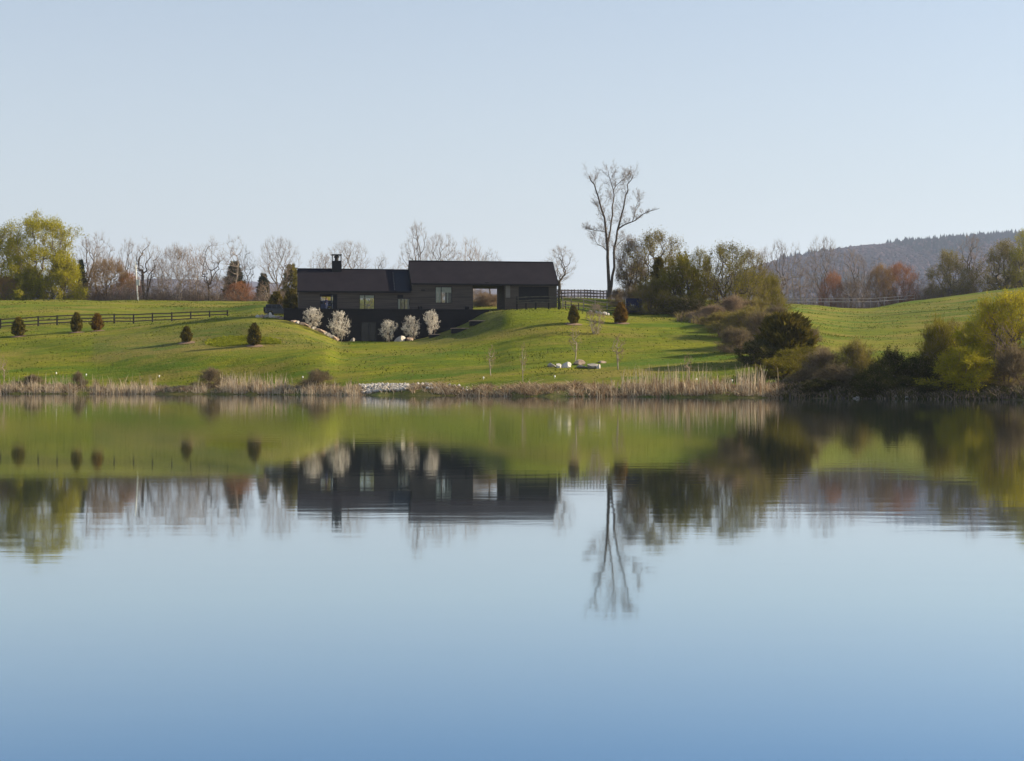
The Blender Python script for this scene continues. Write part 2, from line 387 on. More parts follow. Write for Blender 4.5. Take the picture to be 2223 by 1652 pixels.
rows = np.concatenate([np.arange(118, 262, 1.0), np.arange(262, 420, 3.0), np.arange(420, 900, 30), np.arange(900, 4001, 200)])
cols = np.concatenate([np.arange(-1300, -100, 50.0), np.arange(-100, 2330, 9.0), np.arange(2330, 3500, 50.0)])
tv = []; soil = []
for D in rows:
    for X in cols:
        x = at(X, D); z = ground(x, D)
        tv.append((x, D, z))
        sD = D - shore_D(min(max(X, -700), 2900))
        s = min(1.0, max(0.0, (4.6-sD)/2.2))*min(1.0, max(0.6, (sD-0.2)/1.2))
        if X > 1480: s = max(s, min(1, max(0, (X-1480)/120))*min(1.0, max(0.0, (1-abs(D-222)/16)))*(X < 1690))
        if X > 1640: s = max(s, min(1, (X-1640)/90)*min(1.0, max(0.0, (16-sD)/6)))
        s = max(s, min(1, max(0, (D-395)/20)))
        if 860 < X < 1090: s = max(s, 0.45*min(1.0, max(0.0, (D-211)/5))*min(1, (X-860)/60)*(D < 232))
        if 200 < X < 760: s = max(s, 0.28*min(1.0, max(0.0, (D-208)/4))*min(1.0, max(0.0, (229-D)/3)))
        soil.append(s)
nc = len(cols)
ii = np.arange(len(rows)-1)[:, None]*nc + np.arange(nc-1)[None, :]
tf = np.stack([ii, ii+1, ii+nc+1, ii+nc], -1).reshape(-1, 4)
tme = mesh_np('ground', np.array(tv), tf, ['grass'], smooth=True)
at_ = tme.attributes.new('soil', 'FLOAT', 'POINT'); at_.data.foreach_set('value', np.array(soil, dtype=np.float32))
g_o = link('ground', tme); tag(g_o, kind='structure')
wme = mesh_np('water', np.array([(-420, -80, 0), (420, -80, 0), (420, 235, 0), (-420, 235, 0)]), np.array([[0, 1, 2, 3]]), ['water'])
tag(link('water', wme), kind='structure')

# ------------------------------------------------------------------ distant hills
def hill(name, pts, D0, D1, amp, mats, seed):
    """wooded ridge: pts = skyline (X, Y) as seen, ridge crest at D1, foot at D0"""
    xs = [p[0] for p in pts]; ys = [p[1] for p in pts]
    XX = np.arange(xs[0], xs[-1]+1, 12.0); nr = 26
    v = []
    for r in range(nr):
        t = r/(nr-1)
        for X in XX:
            if t <= 0.85:
                q = t/0.85; D = D0+(D1-D0)*q
                ztop = zY(D1, float(np.interp(X, xs, ys)))
                z = 8 + (ztop-8)*(q*q*(3-2*q))**0.9
            else:
                q = (t-0.85)/0.15; D = D1+(D1-D0)*0.5*q
                z = zY(D1, float(np.interp(X, xs, ys)))*(1-q*0.7)
            x = at(X, D); z += amp*math.sin(math.pi*min(1, t/0.85))*mnoise.noise(Vector((x*0.0022, D*0.0022, seed)))
            v.append((x, D, z))
    n = len(XX)
    i2 = np.arange(nr-1)[:, None]*n + np.arange(n-1)[None, :]
    f = np.stack([i2, i2+1, i2+n+1, i2+n], -1).reshape(-1, 4)
    o = link(name, mesh_np(name, np.array(v), f, mats, smooth=True)); tag(o, kind='structure')
    return np.array(v).reshape(nr, n, 3)
M['hill_wood'] = surf_mat('hill_wood', (0.045, 0.032, 0.042), (0.08, 0.055, 0.065), 0.004, 1.0)
hv1 = hill('hills', [(1200, 690), (1500, 646), (1600, 608), (1651, 590), (1705, 575), (1762, 564), (1836, 551), (1875, 548), (1932, 544), (2029, 536), (2121, 528), (2223, 521), (2500, 508), (3100, 525)], 2300, 4200, 30, ['hill_wood'], 1.0)
hv2 = hill('hills', [(-900, 600), (-200, 618), (200, 626), (330, 606), (520, 612), (700, 624), (1000, 622), (1250, 632), (1500, 640)], 3600, 5600, 20, ['hill_wood'], 4.0)

def instance_cloud(name, pos, size, kind_shape, mats, midx, rng):
    """many small crowns joined into one mesh"""
    if kind_shape == 'cone':
        bv = np.array([(math.cos(t)*0.5, math.sin(t)*0.5, 0) for t in np.arange(5)*2*math.pi/5] + [(0, 0, 1.0)])
        bf = np.array([[i, (i+1) % 5, 5] for i in range(5)])
    else:
        bv = []; 
        for z, r in ((0.0, 0.25), (0.35, 0.5), (0.75, 0.4)):
            for t in np.arange(5)*2*math.pi/5: bv.append((math.cos(t+z)*r, math.sin(t+z)*r, z))
        bv.append((0, 0, 1.0)); bv = np.array(bv); bf = []
        for l in range(2):
            for i in range(5):
                j = (i+1) % 5; a0 = l*5
                bf += [[a0+i, a0+j, a0+5+j], [a0+i, a0+5+j, a0+5+i]]
        for i in range(5): bf.append([10+i, 10+(i+1) % 5, 15])
        bf = np.array(bf)
    n = len(pos); k = len(bv)
    ang = rng.uniform(0, 6.28, n); c, s = np.cos(ang), np.sin(ang)
    jit = rng.uniform(0.75, 1.25, (n, k, 1))
    V = bv[None]*jit
    X = (V[..., 0]*c[:, None]-V[..., 1]*s[:, None])*size[:, 0:1]; Y = (V[..., 0]*s[:, None]+V[..., 1]*c[:, None])*size[:, 0:1]
    Z = V[..., 2]*size[:, 1:2]
    V = np.stack([X, Y, Z], -1)+pos[:, None]
    Fc = (bf[None]+(np.arange(n)*k)[:, None, None]).reshape(-1, 3)
    mi = np.repeat(midx, len(bf))
    return link(name, mesh_np(name, V.reshape(-1, 3), Fc, mats, mi))
rg = np.random.default_rng(5)
M['hill_tree'] = leaf_mat('hill_tree', (0.042, 0.026, 0.032), (0.10, 0.060, 0.062), 0.1, 0.004)
M['hill_pine'] = leaf_mat('hill_pine', (0.002, 0.006, 0.008), (0.006, 0.013, 0.012), 0.1, 0.01)
def hill_points(hv, n, lo, hi, X0, X1):
    nr, m, _ = hv.shape; out = []
    while len(out) < n:
        r = rg.uniform(lo, hi)*(nr-1); c = rg.uniform(0, m-1.001)
        i, j = int(r), int(c); a_, b_ = r-i, c-j
        p = (hv[i, j]*(1-b_)+hv[i, j+1]*b_)*(1-a_) + (hv[min(i+1, nr-1), j]*(1-b_)+hv[min(i+1, nr-1), j+1]*b_)*a_
        X = 1111.5+F*p[0]/p[1]
        if X0 < X < X1: out.append(p)
    return np.array(out)
pp = hill_points(hv1, 15000, 0.25, 0.86, 1550, 2500)
sz = np.stack([rg.uniform(9, 19, len(pp)), rg.uniform(8, 14, len(pp))], 1)
tag(instance_cloud('hill_forest', pp-np.array([0, 0, 1.5]), sz, 'blob', ['hill_tree'], np.zeros(len(pp), int), rg),
    'bare grey brown woodland covering the far blue ridge on the right', 'forest', kind='stuff')
pp = hill_points(hv1, 9000, 0.35, 0.87, 1550, 2500)
keep = []
for p in pp:
    X = 1111.5+F*p[0]/p[1]; n_ = mnoise.noise(Vector((p[0]*0.0035, p[1]*0.0035, 11)))
    q = (p[1]-2300)/(4200-2300)
    thr = 0.26 if q < 0.9 else (-0.6 if X > 1925 else 0.36)
    if q > 0.78 and X > 1940: thr = min(thr, -0.25)
    keep.append(n_ > thr)
pp = pp[np.array(keep)]
sz = np.stack([rg.uniform(11, 20, len(pp)), rg.uniform(12, 24, len(pp))], 1)
tag(instance_cloud('hill_conifers', pp-np.array([0, 0, 1.5]), sz, 'cone', ['hill_pine'], np.zeros(len(pp), int), rg),
    'dark evergreen trees along the crest and in patches on the far ridge', 'forest', kind='stuff')

# ------------------------------------------------------------------ tree generator
class Tree:
    def __init__(s, seed):
        s.r = random.Random(seed); s.seg = []; s.tips = []   # seg: (p0,p1,r0,r1,level)
    def branch(s, p, d, L, r, lvl, P):
        rnd = s.r
        n = P['nseg'][lvl]; step = L/n; pts = [p.copy()]; dirs = []
        d = d.normalized(); rr = r
        for i in range(n):
            w_ = P['wob'][lvl]
            d = (d + Vector((rnd.gauss(0, w_), rnd.gauss(0, w_), rnd.gauss(0, w_)*0.6 + P['up'][lvl]))).normalized()
            q = p + d*step
            r2 = r*(1-(i+1)/n*(1-P['taper'][lvl]))
            s.seg.append((p, q, rr, r2, lvl)); p = q; rr = r2; pts.append(q); dirs.append(d)
        if lvl >= P['depth']-1:
            s.tips.append((pts[-1], d)); s.tips.append((pts[len(pts)//2], d)); return
        k = P['kids'][lvl]; k = max(1, int(round(k*rnd.uniform(0.8, 1.2))))
        for i in range(k):
            f = P['from'][lvl] + (1-P['from'][lvl])*((i+rnd.random())/k); f = min(f, 0.999)
            idx = int(f*n); t = f*n-idx
            pos = pts[idx].lerp(pts[idx+1], t); bd = dirs[idx]
            ax = bd.orthogonal().normalized(); ang = rnd.uniform(0, 2*math.pi)
            side = (ax*math.cos(ang)+bd.cross(ax)*math.sin(ang)).normalized()
            sp = P['ang'][lvl]*rnd.uniform(0.7, 1.25)
            nd = (bd*math.cos(sp)+side*math.sin(sp)).normalized()
            ll = L*P['len'][lvl]*rnd.uniform(0.65, 1.15)*(1-P.get('shrink', 0.45)*f)
            cr = max(P['rmin'], min(rr*4, r*(1-(1-P['taper'][lvl])*f))*P['rad'][lvl]*rnd.uniform(0.7, 1.0))
            s.branch(pos, nd, ll, cr, lvl+1, P)

def seg_mesh(name, segs, k, mats, leaves=None, leafmat=1):
    if segs:
        p0 = np.array([tuple(a_[0]) for a_ in segs]); p1 = np.array([tuple(a_[1]) for a_ in segs])
        r0 = np.array([a_[2] for a_ in segs]); r1 = np.array([a_[3] for a_ in segs])
        d = p1-p0; ln = np.linalg.norm(d, axis=1, keepdims=True)+1e-9; d /= ln
        ref = np.where(np.abs(d[:, 2:3]) > 0.9, np.array([[1., 0, 0]]), np.array([[0., 0, 1]]))
        u = np.cross(d, ref); u /= np.linalg.norm(u, axis=1, keepdims=True)+1e-9; w_ = np.cross(d, u)
        n = len(segs); V = np.empty((n, 2*k, 3))
        for i in range(k):
            t = 2*math.pi*i/k; off = math.cos(t)*u+math.sin(t)*w_
            V[:, i] = p0+off*r0[:, None]; V[:, k+i] = p1+off*r1[:, None]
        b = (np.arange(n)*2*k)[:, None]
        Fc = np.concatenate([np.concatenate([b+i, b+(i+1) % k, b+k+(i+1) % k, b+k+i], 1)[:, None] for i in range(k)], 1).reshape(-1, 4)
        V = V.reshape(-1, 3); mi = np.zeros(len(Fc), int)
    else:
        V = np.zeros((0, 3)); Fc = np.zeros((0, 4), int); mi = np.zeros(0, int)
    if leaves is not None:
        LV, LF = leaves
        Fc = np.concatenate([Fc, LF+len(V)]); V = np.concatenate([V, LV])
        mi = np.concatenate([mi, np.full(len(LF), leafmat)])
    return mesh_np(name, V, Fc, mats, mi)

def leaf_quads(pos, size, rng, aspect=0.6, droop=None):
    n = len(pos)
    a_ = rng.normal(size=(n, 3)); a_ /= np.linalg.norm(a_, axis=1, keepdims=True)
    if droop is not None:
        a_ = a_*(1-droop)+np.array([0, 0, -1.0])*droop; a_ /= np.linalg.norm(a_, axis=1, keepdims=True)
    b_ = rng.normal(size=(n, 3)); b_ -= (b_*a_).sum(1, keepdims=True)*a_; b_ /= np.linalg.norm(b_, axis=1, keepdims=True)+1e-9
    s_ = size*rng.uniform(0.6, 1.35, (n, 1))
    A = a_*s_*0.5; B = b_*s_*0.5*aspect
    V = np.stack([pos-A, pos+B*0.9-A*0.1, pos+A, pos-B*0.9-A*0.1], 1).reshape(-1, 3)
    Fc = np.arange(n*4).reshape(-1, 4)
    return V, Fc

PROTO = {}
def env_r(kind, z):
    if kind == 'fan': return 0 if z < 0.22 else (((z-0.22)/0.46)**0.75 if z < 0.68 else math.sqrt(max(0, 1-((z-0.68)/0.34)**2)))
    if kind == 'round': return math.sqrt(max(0, 1-((z-0.56)/0.46)**2)) if z > 0.1 else 0
    if kind == 'low': return math.sqrt(max(0, 1-((z-0.42)/0.6)**2)) * (0.75 if z < 0.12 else 1)
    if kind == 'bush': return math.sqrt(max(0, 1-(z/1.02)**2.2))*(0.8+0.2*min(1, z/0.25))
    if kind == 'vase': return 0.16+0.2*z if z < 0.3 else (0.5+0.5*min(1, (z-0.3)/0.25))*math.sqrt(max(0, 1-(max(0, z-0.6)/0.42)**2))
    if kind == 'flower': return 0 if z < 0.22 else (0.35+0.65*min(1, (z-0.22)/0.3) if z < 0.66 else math.sqrt(max(0, 1-((z-0.66)/0.36)**2)))
    if kind == 'tall': return 0 if z < 0.25 else (min(1, ((z-0.25)/0.3)**0.7) if z < 0.55 else math.sqrt(max(0, 1-((z-0.55)/0.46)**2)))
    if kind == 'slim': return 0 if z < 0.35 else 0.35+0.65*math.sin(math.pi*min(1, (z-0.35)/0.67))**0.8
    return 1
def proto(key, seed, env, H, W, n, stems=1, spread=0.15, fork=0.25, bf=0.35, r0=0.2, rt=0.014, twigs=5, tl=0.8, tr=0.009, wob=0.12, leaf=None, sliver=None,
          bark='bark_grey', twig='twig_grey', leafm='leaf_olive', gap=0.0, lobes=0.22, droop=0.0, up=0.35, thick=0.045, hollow=0.45):
    """crown = n points inside an outline, tied back to the stems along short paths; then twigs and leaves round each point"""
    rng = np.random.default_rng(seed); rnd = random.Random(seed)
    off = Vector((seed*3.7, seed*1.3, seed*0.7))
    P, par, pl = [], [], []
    for i in range(stems):
        az = 2*math.pi*(i+rnd.random()*0.7)/stems; sp = spread*rnd.uniform(0.5, 1.15) if stems > 1 else spread*0.3
        p = Vector((math.cos(az), math.sin(az), 0))*(0.12 if stems > 1 else 0)+Vector((0, 0, -0.4)); last = -1; L = 0
        d = Vector((math.cos(az)*math.sin(sp), math.sin(az)*math.sin(sp), math.cos(sp))); Hs = H*fork*rnd.uniform(0.8, 1.2); k = max(3, int(Hs/0.7))
        for q in range(k+1):
            P.append(tuple(p)); par.append(last); pl.append(L); last = len(P)-1
            d = (d+Vector((rnd.gauss(0, wob*.4), rnd.gauss(0, wob*.4), 0.05))).normalized(); st = (Hs+0.4)/k; p = p+d*st; L += st*0.3
    att = []
    while len(att) < n:
        z = rnd.random(); r = env_r(env, z)
        if r <= 0 or rnd.random() > 0.25+0.75*r: continue
        an = rnd.uniform(0, 6.283); q = rnd.random()**hollow
        dirv = Vector((math.cos(an), math.sin(an), z*2.2))
        lo = 1+lobes*1.6*mnoise.noise(dirv*1.3+off)+lobes*0.8*mnoise.noise(dirv*3.1+off)
        v = Vector((math.cos(an)*r*q*lo*W/2, math.sin(an)*r*q*lo*W/2, z*H*(0.93+0.3*lobes*mnoise.noise(dirv*2+off*2))))
        if gap and mnoise.noise(v*(2.6/max(W, 1))*1.6+off) < gap-0.5+0.0: continue
        att.append(v)
    att.sort(key=lambda v: v.length+rnd.random()*0.8)
    cap = 40000; A = np.zeros((cap, 3)); PLn = np.zeros(cap); m = len(P)
    A[:m] = P; PLn[:m] = pl; step = max(0.5, H/16)
    for v in att:
        dv = A[:m]-np.array(v); dist = np.sqrt((dv*dv).sum(1))
        # branches prefer to grow outwards and upwards
        c = dist*(1+0.5*np.clip(dv[:, 2]/(dist+1e-6), 0, 1))+bf*PLn[:m]; i = int(np.argmin(c)); d0 = float(dist[i]); a_ = Vector(A[i]); k = max(1, int(d0/step+0.5)); last = i; L = float(PLn[i])
        for q in range(1, k+1):
            t = q/k; p = a_.lerp(v, t)
            if q < k or k == 1:
                s_ = wob*d0/k; p = p+Vector((rnd.gauss(0, s_), rnd.gauss(0, s_), rnd.gauss(0, s_)*0.7))
            if q < k: p.z -= up*0.18*d0*math.sin(math.pi*t)*0.6
            par.append(last); L += d0/k; A[m] = p; PLn[m] = L; last = m; m += 1
    cnt = np.ones(m)
    for i in range(m-1, -1, -1):
        if par[i] >= 0: cnt[par[i]] += cnt[i]
    ex = math.log(r0/rt)/math.log(max(cnt[:1].max(), 3)); rad = rt*cnt**ex
    thickseg, thin = [], []
    kids = [[] for _ in range(m)]
    for i in range(m):
        if par[i] >= 0:
            j = par[i]; sg = (tuple(A[j]), tuple(A[i]), min(rad[j], rad[i]*1.5), rad[i])
            (thickseg if rad[i] > thick else thin).append(sg)
    cen = np.array([0, 0, H*0.35]); tips = []
    idx = [i for i in range(m) if cnt[i] <= 6 and A[i][2] > 0.05*H]
    for i in idx:
        p = Vector(A[i]); o = (p-Vector(cen)); o.normalize()
        for q in range(max(1, int(twigs*rnd.uniform(0.5, 1.5)))) if twigs else []:
            d = (o*0.7+Vector((rnd.gauss(0, .6), rnd.gauss(0, .6), rnd.gauss(0, .5)+up-droop))).normalized(); l = tl*rnd.uniform(0.4, 1.3)
            md = p+d*l*0.55; e2 = md+(d+Vector((rnd.gauss(0, .3), rnd.gauss(0, .3), 0.15*up-droop*0.6))).normalized()*l*0.45
            thin.append((tuple(p), tuple(md), tr, tr*0.8)); thin.append((tuple(md), tuple(e2), tr*0.8, tr*0.4)); tips += [tuple(md), tuple(e2)]
        tips.append(tuple(p))
    LV = None
    tp = np.array(tips)
    if leaf:
        ii_ = rng.integers(0, len(tp), leaf[0]); pos = tp[ii_]+rng.normal(size=(leaf[0], 3))*leaf[2]
        LV = leaf_quads(pos, leaf[1], rng, droop=droop if droop else None)
    if sliver:
        ii_ = rng.integers(0, len(tp), sliver[0]); pos = tp[ii_]+rng.normal(size=(sliver[0], 3))*sliver[3]
        pos[:, 2] = np.abs(pos[:, 2])
        o = pos-cen*np.array([0, 0, 0.4]); o /= np.linalg.norm(o, axis=1, keepdims=True)+1e-6
        a_ = o*0.8+rng.normal(size=pos.shape)*0.55+np.array([0, 0, up-droop]); a_ /= np.linalg.norm(a_, axis=1, keepdims=True)
        b_ = rng.normal(size=pos.shape); b_ -= (b_*a_).sum(1, keepdims=True)*a_; b_ /= np.linalg.norm(b_, axis=1, keepdims=True)
        l_ = sliver[1]*rng.uniform(0.5, 1.4, (len(pos), 1)); w2 = sliver[2]/2
        V = np.stack([pos-b_*w2, pos+b_*w2, pos+a_*l_+b_*w2*.3, pos+a_*l_-b_*w2*.3], 1).reshape(-1, 3); Fq = np.arange(len(V)).reshape(-1, 4)
        if LV is None: LV = (V, Fq)
        else: LV = (np.concatenate([LV[0], V]), np.concatenate([LV[1], Fq+len(LV[0])]))
    trm = seg_mesh(key+'_trunk', thickseg or thin[:3], 5, [bark]); crm = seg_mesh(key+'_crown', thin, 3, [twig, leafm], LV)
    PROTO[key] = (trm, crm, H, W)
SHARP = dict(gap=0.28)
proto('bare_a', 1, 'fan', 15, 11, 520, r0=0.30, twigs=5, fork=0.22, tl=1.1, tr=0.011)
proto('bare_b', 2, 'tall', 15, 7.5, 380, r0=0.34, bark='bark_dark', twigs=5, fork=0.28, tl=1.0, tr=0.011, lobes=0.4, gap=0.2)
proto('bare_c', 3, 'fan', 13, 8, 300, r0=0.24, twigs=4, fork=0.3, bf=0.2, wob=0.25, lobes=0.5, gap=0.3, tr=0.011, bark='bark_dark')
proto('bare_fork', 4, 'vase', 14, 8, 360, stems=4, spread=0.2, r0=0.2, fork=0.45, twigs=4, tr=0.010, lobes=0.4, gap=0.2, bark='bark_dark')
proto('bare_slim', 6, 'slim', 14, 4.5, 200, r0=0.19, fork=0.5, twigs=5, tl=0.9, tr=0.010, lobes=0.5, gap=0.25, bark='bark_pale')
proto('thicket_a', 7, 'low', 12, 9, 420, stems=8, spread=0.45, r0=0.1, fork=0.3, twigs=5, tl=1.2, tr=0.012, lobes=0.4, gap=0.15, bark='bark_pale', twig='twig_brown', hollow=0.6)
proto('thicket_b', 8, 'low', 11, 10, 420, stems=7, spread=0.5, r0=0.1, fork=0.25, twigs=5, tl=1.2, tr=0.012, lobes=0.35, sliver=(5000, 0.8, 0.03, 0.25), bark='bark_pale', twig='twig_brown', leafm='twig_grey', hollow=0.6)
proto('bud_round', 9, 'round', 9, 9, 380, r0=0.2, fork=0.18, twigs=4, tl=0.8, sliver=(9000, 0.5, 0.03, 0.2), leaf=(5000, 0.15, 0.2), twig='twig_brown', leafm='leaf_red')
proto('bud_round2', 10, 'round', 10, 9, 380, r0=0.2, fork=0.2, twigs=4, tl=0.8, leaf=(9000, 0.17, 0.25), twig='twig_grey', leafm='leaf_dull')
proto('leafy_big', 11, 'round', 18, 15, 620, r0=0.4, fork=0.12, twigs=5, tl=1.2, lobes=0.45, gap=0.26, leaf=(46000, 0.24, 0.34), leafm='leaf_yellow', droop=0.15)
proto('leafy_mid', 12, 'bush', 12, 12, 480, r0=0.26, fork=0.12, twigs=4, tl=1.0, lobes=0.35, gap=0.18, leaf=(24000, 0.22, 0.30), leafm='leaf_olive', stems=3, spread=0.3)
proto('orchard', 13, 'round', 9, 10, 420, stems=3, spread=0.4, r0=0.24, fork=0.25, wob=0.22, twigs=6, tl=0.8, tr=0.012, lobes=0.4, gap=0.22, leaf=(17000, 0.17, 0.24), bark='bark_dark', twig='twig_dark', leafm='leaf_dull')
proto('shrub_a', 14, 'bush', 5, 6, 260, stems=9, spread=0.7, r0=0.08, fork=0.2, twigs=4, tl=0.9, tr=0.016, lobes=0.7, sliver=(3000, 0.7, 0.04, 0.15), leaf=(10000, 0.24, 0.22), bark='bark_dark', twig='twig_brown', leafm='leaf_dull', hollow=0.6, gap=0.25)
proto('shrub_b', 15, 'bush', 5, 5.6, 240, stems=10, spread=0.7, r0=0.08, fork=0.2, twigs=5, tl=1.1, tr=0.020, lobes=0.8, sliver=(6500, 0.75, 0.04, 0.15), leaf=(3000, 0.18, 0.2), twig='twig_grey', leafm='leaf_mauve', hollow=0.6, gap=0.3)
proto('willow_bush', 16, 'bush', 6, 7, 280, stems=7, spread=0.5, r0=0.1, fork=0.25, twigs=5, tl=0.9, tr=0.015, lobes=0.8, gap=0.3, leaf=(8000, 0.24, 0.22), sliver=(6000, 0.7, 0.06, 0.15), droop=0.45, bark='bark_dark', twig='twig_brown', leafm='leaf_willow')
proto('willow_tree', 17, 'fan', 9, 9, 420, stems=3, spread=0.35, r0=0.22, fork=0.35, twigs=5, tl=0.8, tr=0.010, wob=0.2, lobes=0.4, gap=0.22, leaf=(11000, 0.18, 0.25), sliver=(7000, 0.5, 0.05, 0.2), droop=0.3, bark='bark_dark', twig='twig_brown', leafm='leaf_willow')
proto('flower', 18, 'flower', 3, 2.9, 130, stems=5, spread=0.55, r0=0.028, rt=0.008, fork=0.3, twigs=5, tl=0.42, tr=0.010, lobes=0.45, leaf=(3000, 0.13, 0.06), up=0.15, bark='bark_pale', twig='bark_pale', leafm='blossom', thick=0.016, gap=0.15)
proto('flower2', 19, 'flower', 3, 2.9, 120, stems=4, spread=0.5, r0=0.03, rt=0.008, fork=0.35, twigs=5, tl=0.45, tr=0.010, lobes=0.55, leaf=(2500, 0.13, 0.06), up=0.15, bark='bark_pale', twig='bark_pale', leafm='blossom', thick=0.016, gap=0.22)
proto('sapling', 20, 'tall', 4, 1.5, 80, r0=0.065, rt=0.010, fork=0.45, twigs=3, tl=0.3, tr=0.011, leaf=(200, 0.06, 0.05), bark='bark_pale', twig='twig_brown', leafm='leaf_brown', thick=0.014)
proto('vase_shrub', 21, 'vase', 3.2, 2.4, 150, stems=12, spread=0.45, r0=0.035, rt=0.008, fork=0.4, twigs=4, tl=0.35, tr=0.012, leaf=(900, 0.1, 0.08), bark='bark_pale', twig='twig_grey', leafm='leaf_tan', thick=0.016)

def conifer_proto(key, seed, H, W, n, leafm, shape, size, bark='bark_dark', tiers=0):
    rng = np.random.default_rng(seed)
    z = rng.uniform(0, 1, n)**0.85; ang = rng.uniform(0, 6.283, n)
    if shape == 'spruce':
        env = (1-z)**0.8
        if tiers: env = env*(0.62+0.38*np.abs(np.sin(z*tiers*math.pi+ang*0.5)))
    elif shape == 'egg':
        env = np.where(z < 0.3, 0.62+0.38*np.sin(z/0.3*math.pi/2), np.clip(1-(np.clip(z-0.3, 0, 1)/0.72)**1.6, 0, 1)**0.85)
    else:
        env = np.sqrt(np.clip(1-((z-0.4)/0.62)**2, 0, 1))
    lobes = 1+0.20*np.sin(ang*4+z*13+seed)+0.16*np.sin(ang*3-z*21+seed)+0.10*np.sin(ang*7+z*37)
    rad = env*W/2*lobes*rng.uniform(0.35, 1.0, n)**0.5
    pos = np.stack([np.cos(ang)*rad, np.sin(ang)*rad, z*H*0.95+0.12], 1)
    if shape == 'wide': out = np.stack([np.cos(ang)*0.8, np.sin(ang)*0.8, np.full(n, 0.9)], 1)
    elif shape == 'spruce': out = np.stack([np.cos(ang), np.sin(ang), np.full(n, 0.1)], 1)
    else: out = np.stack([np.cos(ang)*0.5, np.sin(ang)*0.5, np.full(n, 1.0)], 1)
    a_ = out+rng.normal(size=(n, 3))*0.35; a_ /= np.linalg.norm(a_, axis=1, keepdims=True)
    b_ = rng.normal(size=(n, 3)); b_ -= (b_*a_).sum(1, keepdims=True)*a_; b_ /= np.linalg.norm(b_, axis=1, keepdims=True)
    s_ = size*rng.uniform(0.6, 1.5, (n, 1)); A = a_*s_; B = b_*s_*0.2
    V = np.stack([pos-B, pos+B, pos+A], 1).reshape(-1, 3)
    Fc = np.arange(n*3).reshape(-1, 3)
    crm = mesh_np(key+'_crown', V, Fc, [leafm])
    mb = MB(); mb.tube((0, 0, -0.3), (0, 0, H*0.9), max(0.05, H*0.018), 0.01, 6)
    for i in range(14 if shape == 'spruce' else 6):
        t = 0.15+0.75*i/14; an = i*2.4
        rr = W*0.4*(1-t); mb.tube((0, 0, H*t), (math.cos(an)*rr, math.sin(an)*rr, H*t-rr*0.1), 0.03, 0.01, 3)
    import bmesh
    me = bpy.data.meshes.new(key+'_trunk'); me.from_pydata(mb.v, [], mb.f); me.materials.append(M[bark])
    PROTO[key] = (me, crm, H, W)
conifer_proto('spruce', 30, 10, 6.5, 4500, 'conifer', 'spruce', 0.7, tiers=9)
conifer_proto('spruce2', 31, 10, 7.5, 2600, 'conifer', 'spruce', 0.8, tiers=6)
conifer_proto('cedar', 32, 3.3, 1.7, 2600, 'juniper', 'egg', 0.38)
conifer_proto('cedar2', 33, 3.3, 1.6, 2200, 'juniper', 'egg', 0.36)
conifer_proto('cedar3', 34, 3.2, 1.9, 2000, 'juniper', 'egg', 0.42)
conifer_proto('wide_juniper', 35, 5.5, 5.0, 5200, 'juniper', 'wide', 1.15)

TREE_N = 0
def plant(key, X, D, Ytop, label, cat, name, wpx=None, leafm=None, twigm=None, barkm=None, group=None, Ybase=None, sink=0.0, lean=0.0, rz=None):
    """stand a plant on the ground at bearing X, distance D, reaching picture height Ytop"""
    global TREE_N
    trm, crm, H, W = PROTO[key]
    x = at(X, D); z = ground(x, D)-sink
    h = zY(D, Ytop)-z; s_ = h/H
    sx = s_ if wpx is None else (wpx*D/F)/W
    r = random.Random(int(X*7+D)); rz = r.uniform(0, 6.28) if rz is None else rz
    root = empty(name, (x, D, z), 0, label, cat, group)
    if lean: root.rotation_euler = (0, lean, 0)
    for nm, me in (('trunk', trm), ('crown', crm)):
        o = link(nm, me, root); o.rotation_euler = (0, 0, rz); o.scale = (sx, sx, s_)
        if nm == 'crown':
            ms = []
            if twigm and len(me.materials) > 1: ms.append((0, twigm))
            if leafm: ms.append((len(me.materials)-1, leafm))
        else: ms = [(0, barkm)] if barkm else []
        for i, mm in ms:
            o.material_slots[i].link = 'OBJECT'; o.material_slots[i].material = M[mm]
    TREE_N += 1
    return root

GB = 'bare trees behind the left field'
T = plant
T('leafy_mid', 8, 360, 492, 'dull grey green tree at the left edge behind the yellow green tree', 'tree', 'leafy_tree', 120, leafm='leaf_olive')
T('leafy_big', 88, 352, 466, 'tall yellow green spring tree rising highest at the far left', 'tree', 'leafy_tree', 165)
T('willow_bush', 62, 349, 585, 'low yellow green bushy tree under the tall yellow green tree', 'tree', 'leafy_tree', 85, leafm='leaf_yellow')
T('willow_bush', 135, 348, 565, 'rounded bright yellow green bush on the right of the tall yellow green tree', 'tree', 'leafy_tree', 80, leafm='leaf_yellow')
T('bud_round', 12, 346, 600, 'low rusty brown bush at the left edge of the field', 'shrub', 'shrub', 50, leafm='leaf_brown')
T('bare_b', 190, 380, 508, 'tall bare tree just right of the yellow green tree', 'tree', 'bare_tree', 80, group=GB)
T('bare_slim', 216, 400, 505, 'thin pale bare tree beside the tall bare tree left of the brown tree', 'tree', 'bare_tree', 50, group=GB)
T('bare_c', 236, 395, 520, 'bare tree whose top shows above the brown rounded tree', 'tree', 'bare_tree', 60, group=GB)
T('spruce2', 176, 372, 562, 'dark scraggy pine beside the yellow green tree', 'tree', 'pine_tree', 42)
T('bud_round', 235, 356, 562, 'rounded brown budding tree between the yellow green tree and the pole', 'tree', 'budding_tree', 100, leafm='leaf_brown', twigm='twig_brown')
T('bud_round', 279, 362, 592, 'smaller reddish brown tree left of the white utility pole', 'tree', 'budding_tree', 60, leafm='leaf_red')
T('bare_b', 281, 375, 514, 'bare tree standing just left of the white utility pole', 'tree', 'bare_tree', 50, group=GB)
